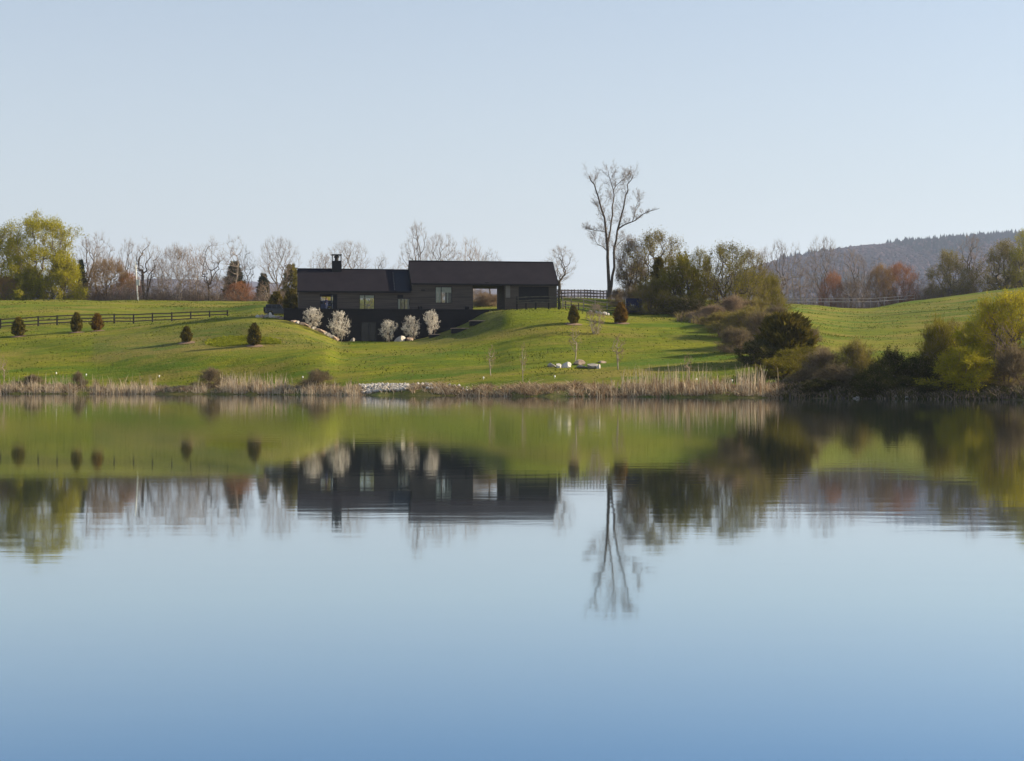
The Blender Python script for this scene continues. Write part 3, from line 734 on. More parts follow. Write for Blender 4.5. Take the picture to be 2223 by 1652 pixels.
T('bare_fork', 318, 354, 514, 'dark bare tree with several upright stems right of the utility pole', 'tree', 'bare_tree', 75, group=GB)
T('thicket_a', 350, 356, 538, 'pale brown many stemmed thicket right of the dark forked tree', 'tree', 'thicket', 75)
T('thicket_b', 386, 352, 536, 'broad pale brown thicket in the middle of the left treeline', 'tree', 'thicket', 90)
T('thicket_a', 425, 358, 532, 'brown thicket left of the dark leaning bare tree', 'tree', 'thicket', 80)
T('bare_c', 452, 352, 512, 'dark bare tree leaning right above the brown thicket', 'tree', 'bare_tree', 72, lean=0.10, barkm='bark_dark', group=GB)
T('bare_slim', 507, 350, 513, 'thin pale bare tree in front of the spruce', 'tree', 'bare_tree', 48, group=GB)
T('spruce', 509, 378, 566, 'dark green spruce in the middle of the left treeline', 'tree', 'spruce_tree', 75)
T('bare_c', 536, 353, 533, 'crooked dark bare tree just right of the spruce', 'tree', 'bare_tree', 46, group=GB, twigm='twig_dark')
T('bare_a', 603, 356, 510, 'large spreading bare tree left of the house roof', 'tree', 'bare_tree', 92, group=GB)
T('spruce2', 572, 385, 592, 'grey green pine left of the large bare tree', 'tree', 'pine_tree', 55)
T('spruce2', 632, 380, 572, 'dull green pine beside the left gable of the house', 'tree', 'pine_tree', 75, leafm='leaf_olive')
T('bud_round', 522, 348, 612, 'small reddish bush below the spruce', 'shrub', 'shrub', 60, leafm='leaf_red')
T('thicket_b', 470, 350, 598, 'low grey brown brush below the leaning bare tree', 'shrub', 'shrub', 80)
T('thicket_a', 578, 352, 610, 'low brown brush behind the parked off-road vehicle', 'shrub', 'shrub', 70)
T('thicket_b', 300, 350, 612, 'low brown brush around the foot of the utility pole', 'shrub', 'shrub', 90)
T('thicket_a', 175, 352, 612, 'low brown brush beside the yellow green bush', 'shrub', 'shrub', 60)
T('cedar3', 600, 262, 637, 'rounded green juniper behind the off-road vehicle', 'shrub', 'juniper_shrub', 32)
T('cedar2', 632, 258, 630, 'green juniper against the left gable of the house', 'shrub', 'juniper_shrub', 32)
T('shrub_b', 615, 262, 655, 'dry tan grass clump between the two junipers left of the house', 'shrub', 'shrub', 40, leafm='leaf_tan', twigm='twig_brown')
GH = 'bare trees behind the house'
T('bare_c', 690, 300, 538, 'bare tree over the left roof, left of the chimney', 'tree', 'bare_tree', 50, group=GH)
T('bare_b', 708, 310, 548, 'small bare tree top just left of the chimney', 'tree', 'bare_tree', 45, group=GH)
T('bare_a', 757, 305, 519, 'spreading bare tree right of the chimney', 'tree', 'bare_tree', 100, group=GH)
T('bare_fork', 828, 320, 546, 'small forked bare tree above the middle of the left roof', 'tree', 'bare_tree', 40, group=GH)
T('bare_c', 868, 315, 564, 'bare twigs just left of the higher roof', 'tree', 'bare_tree', 40, group=GH)
T('bare_b', 903, 325, 476, 'tallest bare tree behind the left end of the higher roof', 'tree', 'bare_tree', 60, group=GH)
T('bare_a', 958, 320, 503, 'dense bare tree behind the higher roof, right of the tallest one', 'tree', 'bare_tree', 85, group=GH)
T('thicket_a', 1022, 300, 516, 'brown bare tree behind the higher roof above the open passage', 'tree', 'bare_tree', 80, group=GH)
T('bare_c', 1066, 305, 538, 'low spreading bare tree behind the middle of the higher roof', 'tree', 'bare_tree', 60, group=GH)
T('bare_b', 1214, 300, 530, 'bare tree behind the right gable of the house', 'tree', 'bare_tree', 76, group=GH)
T('bud_round', 1048, 262, 636, 'reddish brown tree seen through the open passage of the house', 'tree', 'budding_tree', 50, leafm='leaf_brown')
T('thicket_b', 1085, 266, 640, 'brown shrub seen at the right side of the open passage', 'shrub', 'shrub', 44)
T('leafy_mid', 876, 258, 618, 'olive bush seen through the small window of the house', 'shrub', 'shrub', 40, leafm='leaf_dull')
T('thicket_b', 962, 258, 608, 'tan thicket seen through the right window of the house', 'shrub', 'shrub', 60)
T('thicket_b', 1040, 256, 630, 'tan branching thicket filling the left of the open passage', 'tree', 'thicket', 60)
T('shrub_b', 1062, 252, 642, 'low tan shrub at the bottom of the open passage', 'shrub', 'shrub', 60, leafm='leaf_tan', twigm='twig_brown')
T('leafy_mid', 800, 256, 606, 'yellow green bush seen through the left window of the house', 'shrub', 'shrub', 60, leafm='leaf_yellow')
T('leafy_mid', 703, 258, 612, 'yellow green bush seen through the open doorway', 'shrub', 'shrub', 50, leafm='leaf_yellow')

# orchard and brush right of the house
T('orchard', 1368, 262, 520, 'twisted brown tree right behind the tall bare tree', 'tree', 'orchard_tree', 70, leafm='leaf_tan')
T('orchard', 1420, 262, 506, 'broad twisted budding tree at the top of the slope right of the tall bare tree', 'tree', 'orchard_tree', 135, leafm='leaf_dull')
T('spruce2', 1430, 252, 556, 'dark green evergreen in front of the broad budding tree', 'tree', 'evergreen_tree', 62, leafm='juniper')
T('shrub_b', 1420, 240, 618, 'pale olive rounded shrub below the evergreen', 'shrub', 'shrub', 85, leafm='leaf_dull', twigm='twig_grey')
T('shrub_b', 1380, 250, 632, 'grey bush beside the foot of the tall bare tree', 'shrub', 'shrub', 60)
T('shrub_b', 1340, 255, 632, 'low brown bush at the foot of the tall bare tree', 'shrub', 'shrub', 30, leafm='leaf_mauve')
T('shrub_a', 1482, 240, 566, 'dark olive tree between the two budding orchard trees', 'tree', 'orchard_tree', 90, leafm='leaf_olive')
T('leafy_mid', 1522, 246, 540, 'dark olive tree left of the largest orchard tree', 'tree', 'orchard_tree', 75, leafm='leaf_olive')
T('orchard', 1578, 240, 533, 'largest orchard tree with thick dark trunks and sparse new leaves', 'tree', 'orchard_tree', 125, leafm='leaf_olive')
T('orchard', 1625, 250, 545, 'yellowish budding tree at the right end of the orchard', 'tree', 'orchard_tree', 75, leafm='leaf_dull')
T('shrub_b', 1672, 255, 610, 'brown olive shrub at the edge of the right meadow', 'shrub', 'shrub', 60, leafm='leaf_olive')
T('shrub_b', 1500, 232, 650, 'dark bush below the olive orchard tree', 'shrub', 'shrub', 80, leafm='leaf_dark')
GS = 'dry shrubs on the slope below the orchard'
T('shrub_b', 1545, 222, 668, 'pinkish tan dry shrub above the two white boulders', 'shrub', 'shrub', 60, leafm='leaf_tan', twigm='twig_brown', group=GS)
T('shrub_b', 1592, 226, 652, 'tan dry shrub below the largest orchard tree', 'shrub', 'shrub', 80, leafm='leaf_tan', twigm='twig_brown', group=GS)
T('shrub_b', 1640, 228, 656, 'tan and olive dry shrub at the top right of the brushy slope', 'shrub', 'shrub', 80, leafm='leaf_dull', group=GS)
T('shrub_b', 1680, 218, 672, 'grey brown dry shrub by the meadow edge', 'shrub', 'shrub', 60, leafm='leaf_mauve', group=GS)
T('shrub_a', 1570, 216, 680, 'olive tan shrub on the middle of the brushy slope', 'shrub', 'shrub', 70, leafm='leaf_dull', group=GS)
T('shrub_a', 1632, 212, 672, 'olive shrub above the grey twiggy ones', 'shrub', 'shrub', 90, leafm='leaf_dull', group=GS)
T('shrub_b', 1612, 205, 682, 'grey olive twiggy shrub left of the dark juniper', 'shrub', 'shrub', 90, leafm='leaf_dull', group=GS)
T('shrub_b', 1655, 196, 690, 'grey twiggy shrub just left of the dark juniper', 'shrub', 'shrub', 80, leafm='leaf_mauve', group=GS)
T('shrub_b', 1600, 190, 720, 'low grey twiggy shrub at the left edge of the brush', 'shrub', 'shrub', 70, leafm='leaf_mauve', group=GS)
T('shrub_a', 1650, 178, 742, 'dark shaded shrub below the grey twiggy ones', 'shrub', 'shrub', 80, leafm='leaf_dark')
T('wide_juniper', 1706, 180, 692, 'large dark spiky juniper in the middle of the right bank', 'shrub', 'juniper_shrub', 88)
T('shrub_b', 1752, 186, 718, 'brown twiggy shrub right of the dark juniper', 'shrub', 'shrub', 60, leafm='leaf_mauve', twigm='twig_brown')
T('shrub_a', 1740, 168, 760, 'olive shrub with fresh green leaves below the dark juniper', 'shrub', 'shrub', 90, leafm='leaf_olive')
T('shrub_a', 1692, 164, 780, 'olive brown rounded shrub at the foot of the juniper', 'shrub', 'shrub', 80, leafm='leaf_olive')
T('shrub_b', 1790, 158, 770, 'grey brown shrub near the water right of the juniper', 'shrub', 'shrub', 90, leafm='leaf_mauve')
T('shrub_b', 1855, 156, 756, 'tall grey brown twiggy shrub by the water', 'shrub', 'shrub', 95, leafm='leaf_dull')
T('shrub_a', 1760, 155, 805, 'low olive brush at the water edge', 'shrub', 'shrub', 80, leafm='leaf_mauve')
T('shrub_a', 1820, 150, 800, 'low grey olive brush hanging over the water', 'shrub', 'shrub', 90, leafm='leaf_mauve')
T('shrub_a', 1938, 150, 768, 'dark green dense bush left of the tall shrubs on the right shore', 'shrub', 'shrub', 85, leafm='leaf_dark')
T('shrub_a', 1895, 147, 800, 'dark low bush over the water beside the dense dark one', 'shrub', 'shrub', 70, leafm='leaf_dark')
T('shrub_a', 1995, 150, 780, 'dark brown green bush between the dense dark bush and the yellow willow', 'shrub', 'shrub', 80, leafm='leaf_dark')
T('leafy_mid', 2062, 158, 695, 'large purple grey and olive shrub behind the yellow willow bush', 'shrub', 'shrub', 125, leafm='leaf_dull')
T('shrub_b', 2040, 153, 715, 'dusky twiggy shrub on the left side of the large olive shrub', 'shrub', 'shrub', 90, leafm='leaf_olive')
T('willow_bush', 2098, 142, 764, 'yellow leaved willow bush drooping over the water', 'shrub', 'willow_shrub', 130)
T('willow_bush', 2140, 150, 690, 'yellow green willow shrub between the olive shrub and the large willow', 'shrub', 'willow_shrub', 115, leafm='leaf_yellow')
T('willow_tree', 2196, 146, 638, 'large yellow willow tree with dark bent trunks at the right edge', 'tree', 'willow_tree', 185)
T('bare_c', 2180, 141, 700, 'brown bare tangled tree leaning at the right water edge', 'tree', 'bare_tree', 70, twigm='twig_brown', barkm='bark_dark')
T('shrub_b', 2205, 140, 770, 'brown twiggy undergrowth under the large willow', 'shrub', 'shrub', 100, leafm='leaf_mauve', twigm='twig_brown')
T('shrub_a', 2050, 142, 832, 'dark shaded undergrowth at the water below the yellow willow bush', 'shrub', 'shrub', 110, leafm='leaf_dark')
T('shrub_a', 1905, 144, 822, 'low dark brush hanging to the water left of the dense dark bush', 'shrub', 'shrub', 80, leafm='leaf_dark')
T('shrub_a', 1780, 149, 826, 'low shaded brush at the water where the bank turns', 'shrub', 'shrub', 80, leafm='leaf_dark')
T('shrub_a', 2150, 140, 836, 'dark undergrowth at the water between the willows', 'shrub', 'shrub', 90, leafm='leaf_dark')
T('shrub_a', 1960, 145, 822, 'dark undergrowth at the water below the dense dark bush', 'shrub', 'shrub', 90, leafm='leaf_dark')
T('willow_tree', 2330, 150, 650, 'yellow willow just beyond the right edge', 'tree', 'willow_tree', 170)
# treeline beyond the right meadow
GR = 'bare trees beyond the right meadow'
T('bare_slim', 1645, 400, 540, 'thin bare tree directly behind the right end of the orchard', 'tree', 'bare_tree', 40, group=GR)
T('bare_b', 1662, 405, 532, 'thin bare tree just right of the orchard', 'tree', 'bare_tree', 50, group=GR)
T('bare_b', 1692, 410, 516, 'tall slender bare tree with open fan shaped top right of the orchard', 'tree', 'bare_tree', 62, group=GR)
T('bare_slim', 1728, 400, 528, 'straight thin bare tree with two close trunks', 'tree', 'bare_tree', 34, group=GR)
T('bare_slim', 1745, 412, 560, 'short thin bare tree left of the large fan shaped tree', 'tree', 'bare_tree', 40, group=GR)
T('bare_a', 1786, 402, 508, 'largest fan shaped bare tree in front of the blue hill', 'tree', 'bare_tree', 82, group=GR)
T('thicket_a', 1762, 398, 600, 'grey brown thicket below the fan shaped bare tree', 'tree', 'thicket', 70)
T('bud_round', 1808, 396, 592, 'reddish budding tree right of the fan shaped bare tree', 'tree', 'budding_tree', 55)
T('bare_b', 1846, 402, 535, 'bare tree with forked trunk in front of the middle of the blue hill', 'tree', 'bare_tree', 60, group=GR)
T('bare_b', 1868, 408, 548, 'bare tree close behind the forked trunk one', 'tree', 'bare_tree', 50, group=GR)
T('thicket_a', 1700, 396, 600, 'grey brown thicket behind the white rail fence, left part', 'tree', 'thicket', 90)
T('thicket_b', 1850, 394, 608, 'brown thicket behind the white rail fence, middle part', 'tree', 'thicket', 90)
T('bud_round', 1912, 396, 575, 'orange brown budding tree left of the red one', 'tree', 'budding_tree', 62, leafm='leaf_brown')
T('bud_round', 1952, 398, 572, 'red budding tree beyond the dip of the right meadow', 'tree', 'budding_tree', 78, leafm='leaf_red')
T('bare_slim', 1900, 404, 560, 'pale thin bare tree beside the orange brown budding tree', 'tree', 'bare_tree', 40, group=GR)
T('thicket_a', 1992, 400, 590, 'grey thicket right of the red budding tree', 'tree', 'thicket', 60)
T('leafy_mid', 2060, 402, 543, 'rounded olive and gold tree on the crest of the right meadow', 'tree', 'leafy_tree', 100, leafm='leaf_dull')
T('bare_b', 2112, 408, 505, 'tall bare tree between the two rounded olive trees', 'tree', 'bare_tree', 70, group=GR)
T('bud_round2', 2105, 400, 580, 'small olive tree below the tall bare tree', 'tree', 'budding_tree', 50, leafm='leaf_olive')
T('leafy_mid', 2180, 400, 522, 'large rounded olive tree at the right end of the crest', 'tree', 'leafy_tree', 105, leafm='leaf_dull')
T('leafy_mid', 2228, 396, 500, 'golden olive tree cut by the right edge', 'tree', 'leafy_tree', 80, leafm='leaf_yellow')
T('leafy_mid', 2296, 309, 495, 'narrow olive tree outside the right edge whose shadow crosses the meadow', 'tree', 'leafy_tree', 34)
T('leafy_mid', 2268, 380, 535, 'small olive tree outside the right edge at the crest', 'tree', 'leafy_tree', 34)

# lawn evergreens
GL = 'cone shaped evergreens on the lawn'
for (X, Yb, Yt, wp, key, lab, lm) in [
    (40, 731, 687, 30, 'cedar', 'leftmost dark cone evergreen in front of the black fence', None),
    (166, 722, 677, 26, 'cedar2', 'tall narrow dark evergreen in front of the black fence, second from the left', None),
    (211, 719, 679, 27, 'cedar3', 'rusty brown evergreen in front of the black fence', 'juniper_rust'),
    (405, 745, 706, 26, 'cedar2', 'cone evergreen at the left end of the lime ground cover', None),
    (552, 752, 701, 30, 'cedar', 'cone evergreen standing in the lime green ground cover', None),
    (1245, 704, 661, 24, 'cedar2', 'dark narrow evergreen in front of the fences right of the house', None),
    (1348, 703, 656, 32, 'cedar', 'evergreen with a golden right side in front of the navy trailer', 'juniper_rust')]:
    D = D_for(X, Yb); T(key, X, D, Yt+4, lab, 'evergreen', 'cone_evergreen', wp*0.84, leafm=lm, group=GL)
    mp = gp(X, D-0.2); mb = MB()
    n = 14
    pts = [(1.15*math.cos(t*2*math.pi/n)*(1+0.15*math.sin(t*3)), 0.9*math.sin(t*2*math.pi/n)) for t in range(n)]
    vs_ = [(mp.x+p[0], mp.y+p[1], ground(mp.x+p[0], mp.y+p[1])+0.05) for p in pts]+[(mp.x, mp.y, mp.z+0.16)]
    me = bpy.data.meshes.new('mulch_ring'); me.from_pydata(vs_, [], [(i, (i+1) % n, n) for i in range(n)]); me.materials.append(M['mulch'])
    tag(link('mulch_ring', me), kind='stuff', label='brown mulch ring around the foot of the ' + lab.replace('leftmost ', 'leftmost '), cat='mulch')

# white flowering shrubs by the basement wall
GF = 'white flowering shrubs along the basement wall'
for i, (X, Yb, Yt, wp, D, lab) in enumerate([
    (679, 710, 664, 42, 226.5, 'white blossoming shrub at the left end of the black basement wall'),
    (738, 731, 673, 46, 225.5, 'white blossoming shrub left of the basement door, above the white boulders'),
    (842, 737, 691, 37, 226.5, 'white blossoming shrub just right of the basement door'),
    (893, 728, 683, 38, 226.5, 'white blossoming shrub fourth from the left along the wall'),
    (937, 719, 670, 38, 226, 'white blossoming shrub furthest right below the pale window')]):
    T('flower' if i % 2 == 0 else 'flower2', X, D, Yt+5, lab, 'shrub', 'flowering_shrub', wp*0.84, group=GF)
# young trees on the lawn
T('vase_shrub', 1293, D_for(1293, 725), 660, 'grey many stemmed young tree between the two evergreens right of the house', 'tree', 'young_tree', 44)
T('sapling', 1248, D_for(1248, 783), 704, 'thin bare sapling rising behind the row of boulders', 'tree', 'sapling', 30)
T('sapling', 1343, D_for(1343, 803), 722, 'thin bare sapling right of the row of boulders', 'tree', 'sapling', 34)
T('sapling', 1136, D_for(1136, 832), 740, 'faint slender sapling by the shore left of the boulders', 'tree', 'sapling', 16)
T('sapling', 1066, D_for(1066, 815), 746, 'short leafy wispy sapling on the lawn by the shore', 'tree', 'sapling', 22)
T('sapling', 1495, D_for(1495, 832), 765, 'small forked sapling in the reeds before the long tree shadow', 'tree', 'sapling', 26)
T('sapling', 8, D_for(8, 836), 770, 'faint bare sapling at the left edge of the shore', 'tree', 'sapling', 20)
# shrubs in the shore band
GW = 'shrubs along the shore'
for (X, Yt, wp, lm, lab) in [
    (460, 805, 52, 'leaf_mauve', 'dark rounded shrub in the reeds on the left shore'),
    (690, 809, 58, 'leaf_mauve', 'brown olive shrub on the shore left of the stone bank'),
    (70, 818, 50, 'leaf_mauve', 'dark brush behind the reeds at the far left shore'),
    (170, 812, 26, 'leaf_mauve', 'small upright brown shrub on the far left shore'),
    (1620, 836, 40, 'leaf_mauve', 'low brown brush at the end of the reeds')]:
    T('shrub_b', X, shore_D(X)+4, Yt, lab, 'shrub', 'shore_shrub', wp, leafm=lm, twigm='twig_brown', group=GW)

PB = dict(depth=5, up=[0]*5, rad=[0.5, 0.6, 0.6, 0.6])
def PP(**k):
    d = dict(PB); d.update(k); return d
# tall bare tree, modelled limb by limb: (X, Y) seen at D
def hero():
    D = 258; base = gp(1322, D)
    root = empty('bare_tree', base, 0, 'tallest bare tree with high twin stems right of the house, against the sky', 'tree')
    def P3(X, Y, dy=0): return Vector((at(X, D+dy), D+dy, zY(D+dy, Y)))-base
    limbs = [([(1322, 642), (1321, 600), (1319, 560), (1317, 525), (1314, 490), (1306, 455), (1298, 425), (1290, 400), (1280, 382)], 0.30, 0),
             ([(1324, 640), (1329, 600), (1333, 560), (1338, 520), (1346, 480), (1354, 450), (1358, 425), (1362, 400), (1375, 382)], 0.24, -1),
             ([(1318, 530), (1325, 500), (1330, 465), (1332, 435), (1331, 410), (1325, 390), (1320, 370)], 0.16, 1.2),
             ([(1341, 500), (1352, 490), (1365, 484), (1380, 478), (1395, 465), (1412, 458), (1432, 452)], 0.13, -1),
             ([(1331, 415), (1338, 402), (1350, 392), (1364, 378)], 0.07, 1.2),
             ([(1316, 505), (1306, 502), (1290, 500), (1279, 497)], 0.06, -.5),
             ([(1318, 545), (1308, 535), (1294, 525), (1288, 510)], 0.07, .5),
             ([(1372, 482), (1378, 462), (1384, 440), (1390, 425)], 0.06, -1),
             ([(1330, 550), (1345, 525), (1360, 515)], 0.06, -1),
             ([(1310, 470), (1300, 455), (1296, 440)], 0.05, .6)]
    rnd = random.Random(77); segs = []; tw = Tree(78)
    TP = PP(depth=3, kids=[9, 6], ang=[0.7, 0.8], len=[0.5, 0.5], nseg=[4, 3, 2], **{'from': [0.15, 0.1]}, taper=[.4, .4, .5], rmin=0.009, wob=[.14, .2, .25], up=[.04, .02, .0])
    for pts, r, dy in limbs:
        q = [P3(X, Y, dy*(i/len(pts))*2) for i, (X, Y) in enumerate(pts)]
        n = len(q)
        for i in range(n-1):
            m_ = q[i].lerp(q[i+1], 0.5)+Vector((rnd.gauss(0, .12), rnd.gauss(0, .12), 0))
            ra = r*(1-0.8*i/(n-1)); rb = r*(1-0.8*(i+1)/(n-1)); rm = (ra+rb)/2
            segs.append((q[i], m_, ra, rm, 0)); segs.append((m_, q[i+1], rm, rb, 0))
            if (i > (1 if r > 0.2 else 0) or r < 0.1) and not (r == 0.13 and i > 3 and rnd.random() < 0.6):
                for c in range(5 if i < n-2 else 8):
                    d = (q[i+1]-q[i]).normalized(); an = rnd.uniform(0, 6.28)
                    side = Vector((math.cos(an), math.sin(an)*0.8, 0.1)); nd = (d*0.6+side*0.8+Vector((0, 0, .25))).normalized()
                    tw.branch(q[i].lerp(q[i+1], rnd.random()), nd, rnd.uniform(1.1, 2.6)*(0.75 if r < 0.1 else (0.5 if r == 0.13 else 1)), 0.020, 0, TP)
    segs.append((P3(1322, 646), P3(1322, 634), 0.5, 0.36, 0))
    rng = np.random.default_rng(3)
    tp = np.array([tuple(p) for p, d in tw.tips]); idx = rng.integers(0, len(tp), 2600)
    lv = leaf_quads(tp[idx]+rng.normal(size=(2600, 3))*0.15, 0.11, rng)
    link('trunk', seg_mesh('hero_trunk', segs, 7, ['bark_dark']), root)
    link('crown', seg_mesh('hero_crown', tw.seg, 3, ['twig_grey', 'leaf_mauve'], lv), root)
hero()

# ------------------------------------------------------------------ house
HROT = R(8.0); HC, HS = math.cos(HROT), math.sin(HROT)
HX0, HY0 = at(648, 230), 230.0
HZ = zY(230, 672.5)            # main floor level
house = empty('dark_house', (HX0, HY0, HZ), HROT, 'long low black house with two pitched roofs above a dark basement wall', 'house')
def U(X, v=0.0):
    k = (X-1111.5)/F; return (k*(HY0+v*HC)-HX0+v*HS)/(HC-k*HS)
def Z(Y, u, v=0.0): return zY(HY0+u*HS+v*HC, Y)-HZ
def wall_open(name, u0, u1, z0, z1, v0, v1, ops, mat):
    """wall slab with rectangular openings (ua, ub, za, zb)"""
    us = sorted({u0, u1, *[o[0] for o in ops], *[o[1] for o in ops]}); zs = sorted({z0, z1, *[o[2] for o in ops], *[o[3] for o in ops]})
    zs = [z for z in zs if z0 <= z <= z1]
    mb = MB()
    for i in range(len(us)-1):
        for j in range(len(zs)-1):
            a_, b_ = (us[i]+us[i+1])/2, (zs[j]+zs[j+1])/2
            if any(o[0] < a_ < o[1] and o[2] < b_ < o[3] for o in ops): continue
            mb.box(us[i], us[i+1], v0, v1, zs[j], zs[j+1])
    w_ = mb.build(name, mat, house)
    return w_
def boards(u0, u1, z0, z1, v, ops, mat, bh=0.2, parent=None):
    mb = MB(); z = z0
    while z < z1-0.05:
        zt = min(z+bh-0.02, z1); cuts = [(u0, u1)]
        for o in ops:
            if o[2]-0.02 < (z+zt)/2 < o[3]+0.02:
                nc_ = []
                for (a_, b_) in cuts:
                    if o[0] > a_: nc_.append((a_, min(b_, o[0])))
                    if o[1] < b_: nc_.append((max(a_, o[1]), b_))
                    if o[0] <= a_ and o[1] >= b_: pass
                cuts = [c for c in nc_ if c[1]-c[0] > 0.02] if not (o[0] >= u1 or o[1] <= u0) else cuts
        for (a_, b_) in cuts: mb.box(a_, b_, v-0.03, v-0.002, z, zt)
        z += bh
    o = mb.build('siding_boards', mat, parent or house); o['kind'] = 'stuff'; return o

uLe, uM, uC, uR = 0.0, U(895), U(858), U(1209)
zE1 = Z(630, 0); zE2 = Z(613.5, uM)           # eaves
zR1 = Z(586, 4, 4.6); zR2 = Z(568.5, uM, 4.8)
DEP = 9.2
doorU = (U(695), U(732), 0.0, Z(638, U(712)))
win1 = (U(780), U(813), 0.02, Z(640, U(795)))
win2 = (U(863), U(890), -0.05+0.07, Z(648, U(876)))
win3 = (U(945), U(981), Z(658, U(962)), Z(622.5, U(962)))
brz = (U(1027), U(1096), 0.0, Z(617, U(1060)))
gar = (U(1126), U(1191), Z(655.5, U(1160)), Z(622.5, U(1160)))
pan = (U(1098), U(1107.5), Z(646, U(1102)), Z(617.5, U(1102)))
ops1 = [doorU, win1, win2]; ops2 = [win3, brz]
w1 = wall_open('wall', uLe, uM, 0, zE1, 0, 0.2, ops1, 'siding')
boards(uLe, uM, 0.0, zE1-0.12, 0, ops1, 'siding')
w2 = wall_open('wall', uM, uR, -0.2, zE2, 0, 0.2, [win3, (brz[0], brz[1], -0.2, brz[3])], 'siding')
boards(uM, uR, -0.2, zE2-0.12, 0, ops2+[gar, pan], 'siding')
# rear walls with openings that let daylight through
wall_open('wall', uLe+0.2, uM, 0, zE1, DEP-0.2, DEP, [(U(690, DEP), U(728, DEP), 0.0, 2.35), (U(775, DEP), U(820, DEP), 0.3, 2.4), (U(856, DEP), U(896, DEP), 0.1, 2.1)], 'siding')
brb = (U(1020, DEP), U(1100, DEP), -0.2, brz[3])
wall_open('wall', uM, uR, -0.2, zE2, DEP-0.2, DEP, [brb, (U(938, DEP), U(966, DEP), 0.8, 3.3)], 'siding')
# gable ends, party wall and passage walls
def gable(u0, u1, zb, ze, zr, name='gable_wall', mat='siding'):
    MB().poly_prism([(0.2, zb), (DEP-0.2, zb), (DEP-0.2, ze), (DEP/2, zr-0.12), (0.2, ze)], 'x', u0, u1).build(name, mat, house)
gable(uLe, uLe+0.2, 0, zE1, zR1); gable(uM, uM+0.2, -0.2, zE2, zR2); gable(uR-0.2, uR, -0.2, zE2, zR2)
MB().box(brz[0]-0.22, brz[0]-0.02, 0.2, DEP-0.2, -0.2, zE2).build('passage_wall', 'siding', house)
MB().box(brz[1]+0.02, brz[1]+0.22, 0.2, DEP-0.2, -0.2, zE2).build('passage_wall', 'siding', house)
MB().box(brz[0]-0.02, brz[1]+0.02, 0.2, DEP-0.2, brz[3], brz[3]+0.15).build('passage_ceiling', 'interior', house)
MB().box(uLe+0.2, uM, 0.2, DEP-0.2, 2.62, 2.74).build('ceiling', 'interior', house)
MB().box(doorU[1]+0.3, doorU[1]+0.42, 0.2, DEP-0.2, 0, 2.6).build('room_wall', 'interior', house)
MB().box(uLe, uR, 0.0, DEP, -0.4, -0.2).build('floor', 'terrace', house)
MB().box(brz[1], uR+0.02, -0.09, -0.035, -0.3, 0.32).build('plinth', 'black', house)
MB().box(uM, brz[0], -0.09, -0.035, -0.3, 0.12).build('plinth', 'black', house)
MB().box(uLe, uM, 0.2, DEP-0.2, -0.2, 0.0).build('floor', 'terrace', house)
# roofs: two slabs and a ridge cap each
def roof(u0, u1, ze, zr, ov=0.35, mat='roof', gl=0.18):
    t = 0.16; sl = (zr-ze)/(DEP/2)
    for s_, nm in ((0, 'roof'), (1, 'roof')):
        if s_ == 0: pts = [(-ov, ze-ov*sl), (DEP/2, zr), (DEP/2, zr+t), (-ov, ze-ov*sl+t)]
        else: pts = [(DEP/2, zr), (DEP+ov, ze-ov*sl), (DEP+ov, ze-ov*sl+t), (DEP/2, zr+t)]
        o = MB().poly_prism(pts, 'x', u0-gl, u1+gl).build(nm, mat, house)
        if s_ == 0:
            MB().box(u0-gl, u1+gl, -ov-0.04, -ov-0.003, ze-ov*sl-0.06, ze-ov*sl+t-0.02).build('fascia', 'black', o)
            for uu in (u0-gl-0.05, u1+gl+0.01):
                q = [(-ov, ze-ov*sl-0.05), (DEP/2, zr-0.05), (DEP/2, zr+t+0.03), (-ov, ze-ov*sl+t+0.03)]
                MB().poly_prism(q, 'x', uu, uu+0.04).build('verge_board', 'black', o)
    MB().box(u0-gl, u1+gl, DEP/2-0.18, DEP/2+0.18, zr+t-0.03, zr+t+0.05).build('ridge_cap', 'black', house)
roof(uLe, uC, zE1, zR1, gl=0.1)
roof(uC+0.12, uM-0.25, zE1, zR1-0.02, mat='roof_dark', gl=0.0)
roof(uM, uR, zE2, zR2, gl=0.15)
for i in range(7):
    t = 0.08+0.8*i/6; v_ = -0.3+t*4.6; z_ = zE1+(zR1-zE1)/(DEP/2)*v_+0.17
    MB().box(uC-0.12, uC-0.02, v_, v_+0.22, z_, z_+0.06).build('snow_guard', 'metal_grey', house)
# chimney
cu0, cu1 = U(720.5, 4.6), U(741, 4.6)
ch = MB().box(cu0, cu1, 3.9, 5.3, zR1-0.8, Z(566.5, 5, 4.6)).build('chimney', 'black', house)
zc = Z(566.5, 5, 4.6); zt = Z(553, 5, 4.6)
for (a_, b_) in ((cu0, 3.9), (cu1-0.1, 3.9), (cu0, 5.2), (cu1-0.1, 5.2)): MB().box(a_, a_+0.1, b_, b_+0.1, zc, zt-0.08).build('chimney_post', 'black', ch)
MB().box(cu0-0.05, cu1+0.05, 3.85, 5.35, zt-0.08, zt+0.03).build('chimney_cap', 'black', ch)
MB().tube(((cu0+cu1)/2, 4.6, zc-0.02), ((cu0+cu1)/2, 4.6, zt-0.1), 0.3, 0.2, 8).build('flue', 'black', ch)
MB().tube(((cu0+cu1)/2, 4.6, zt-0.42), ((cu0+cu1)/2, 4.6, zt-0.2), 0.38, 0.38, 8).build('flue_cowl', 'black', ch)
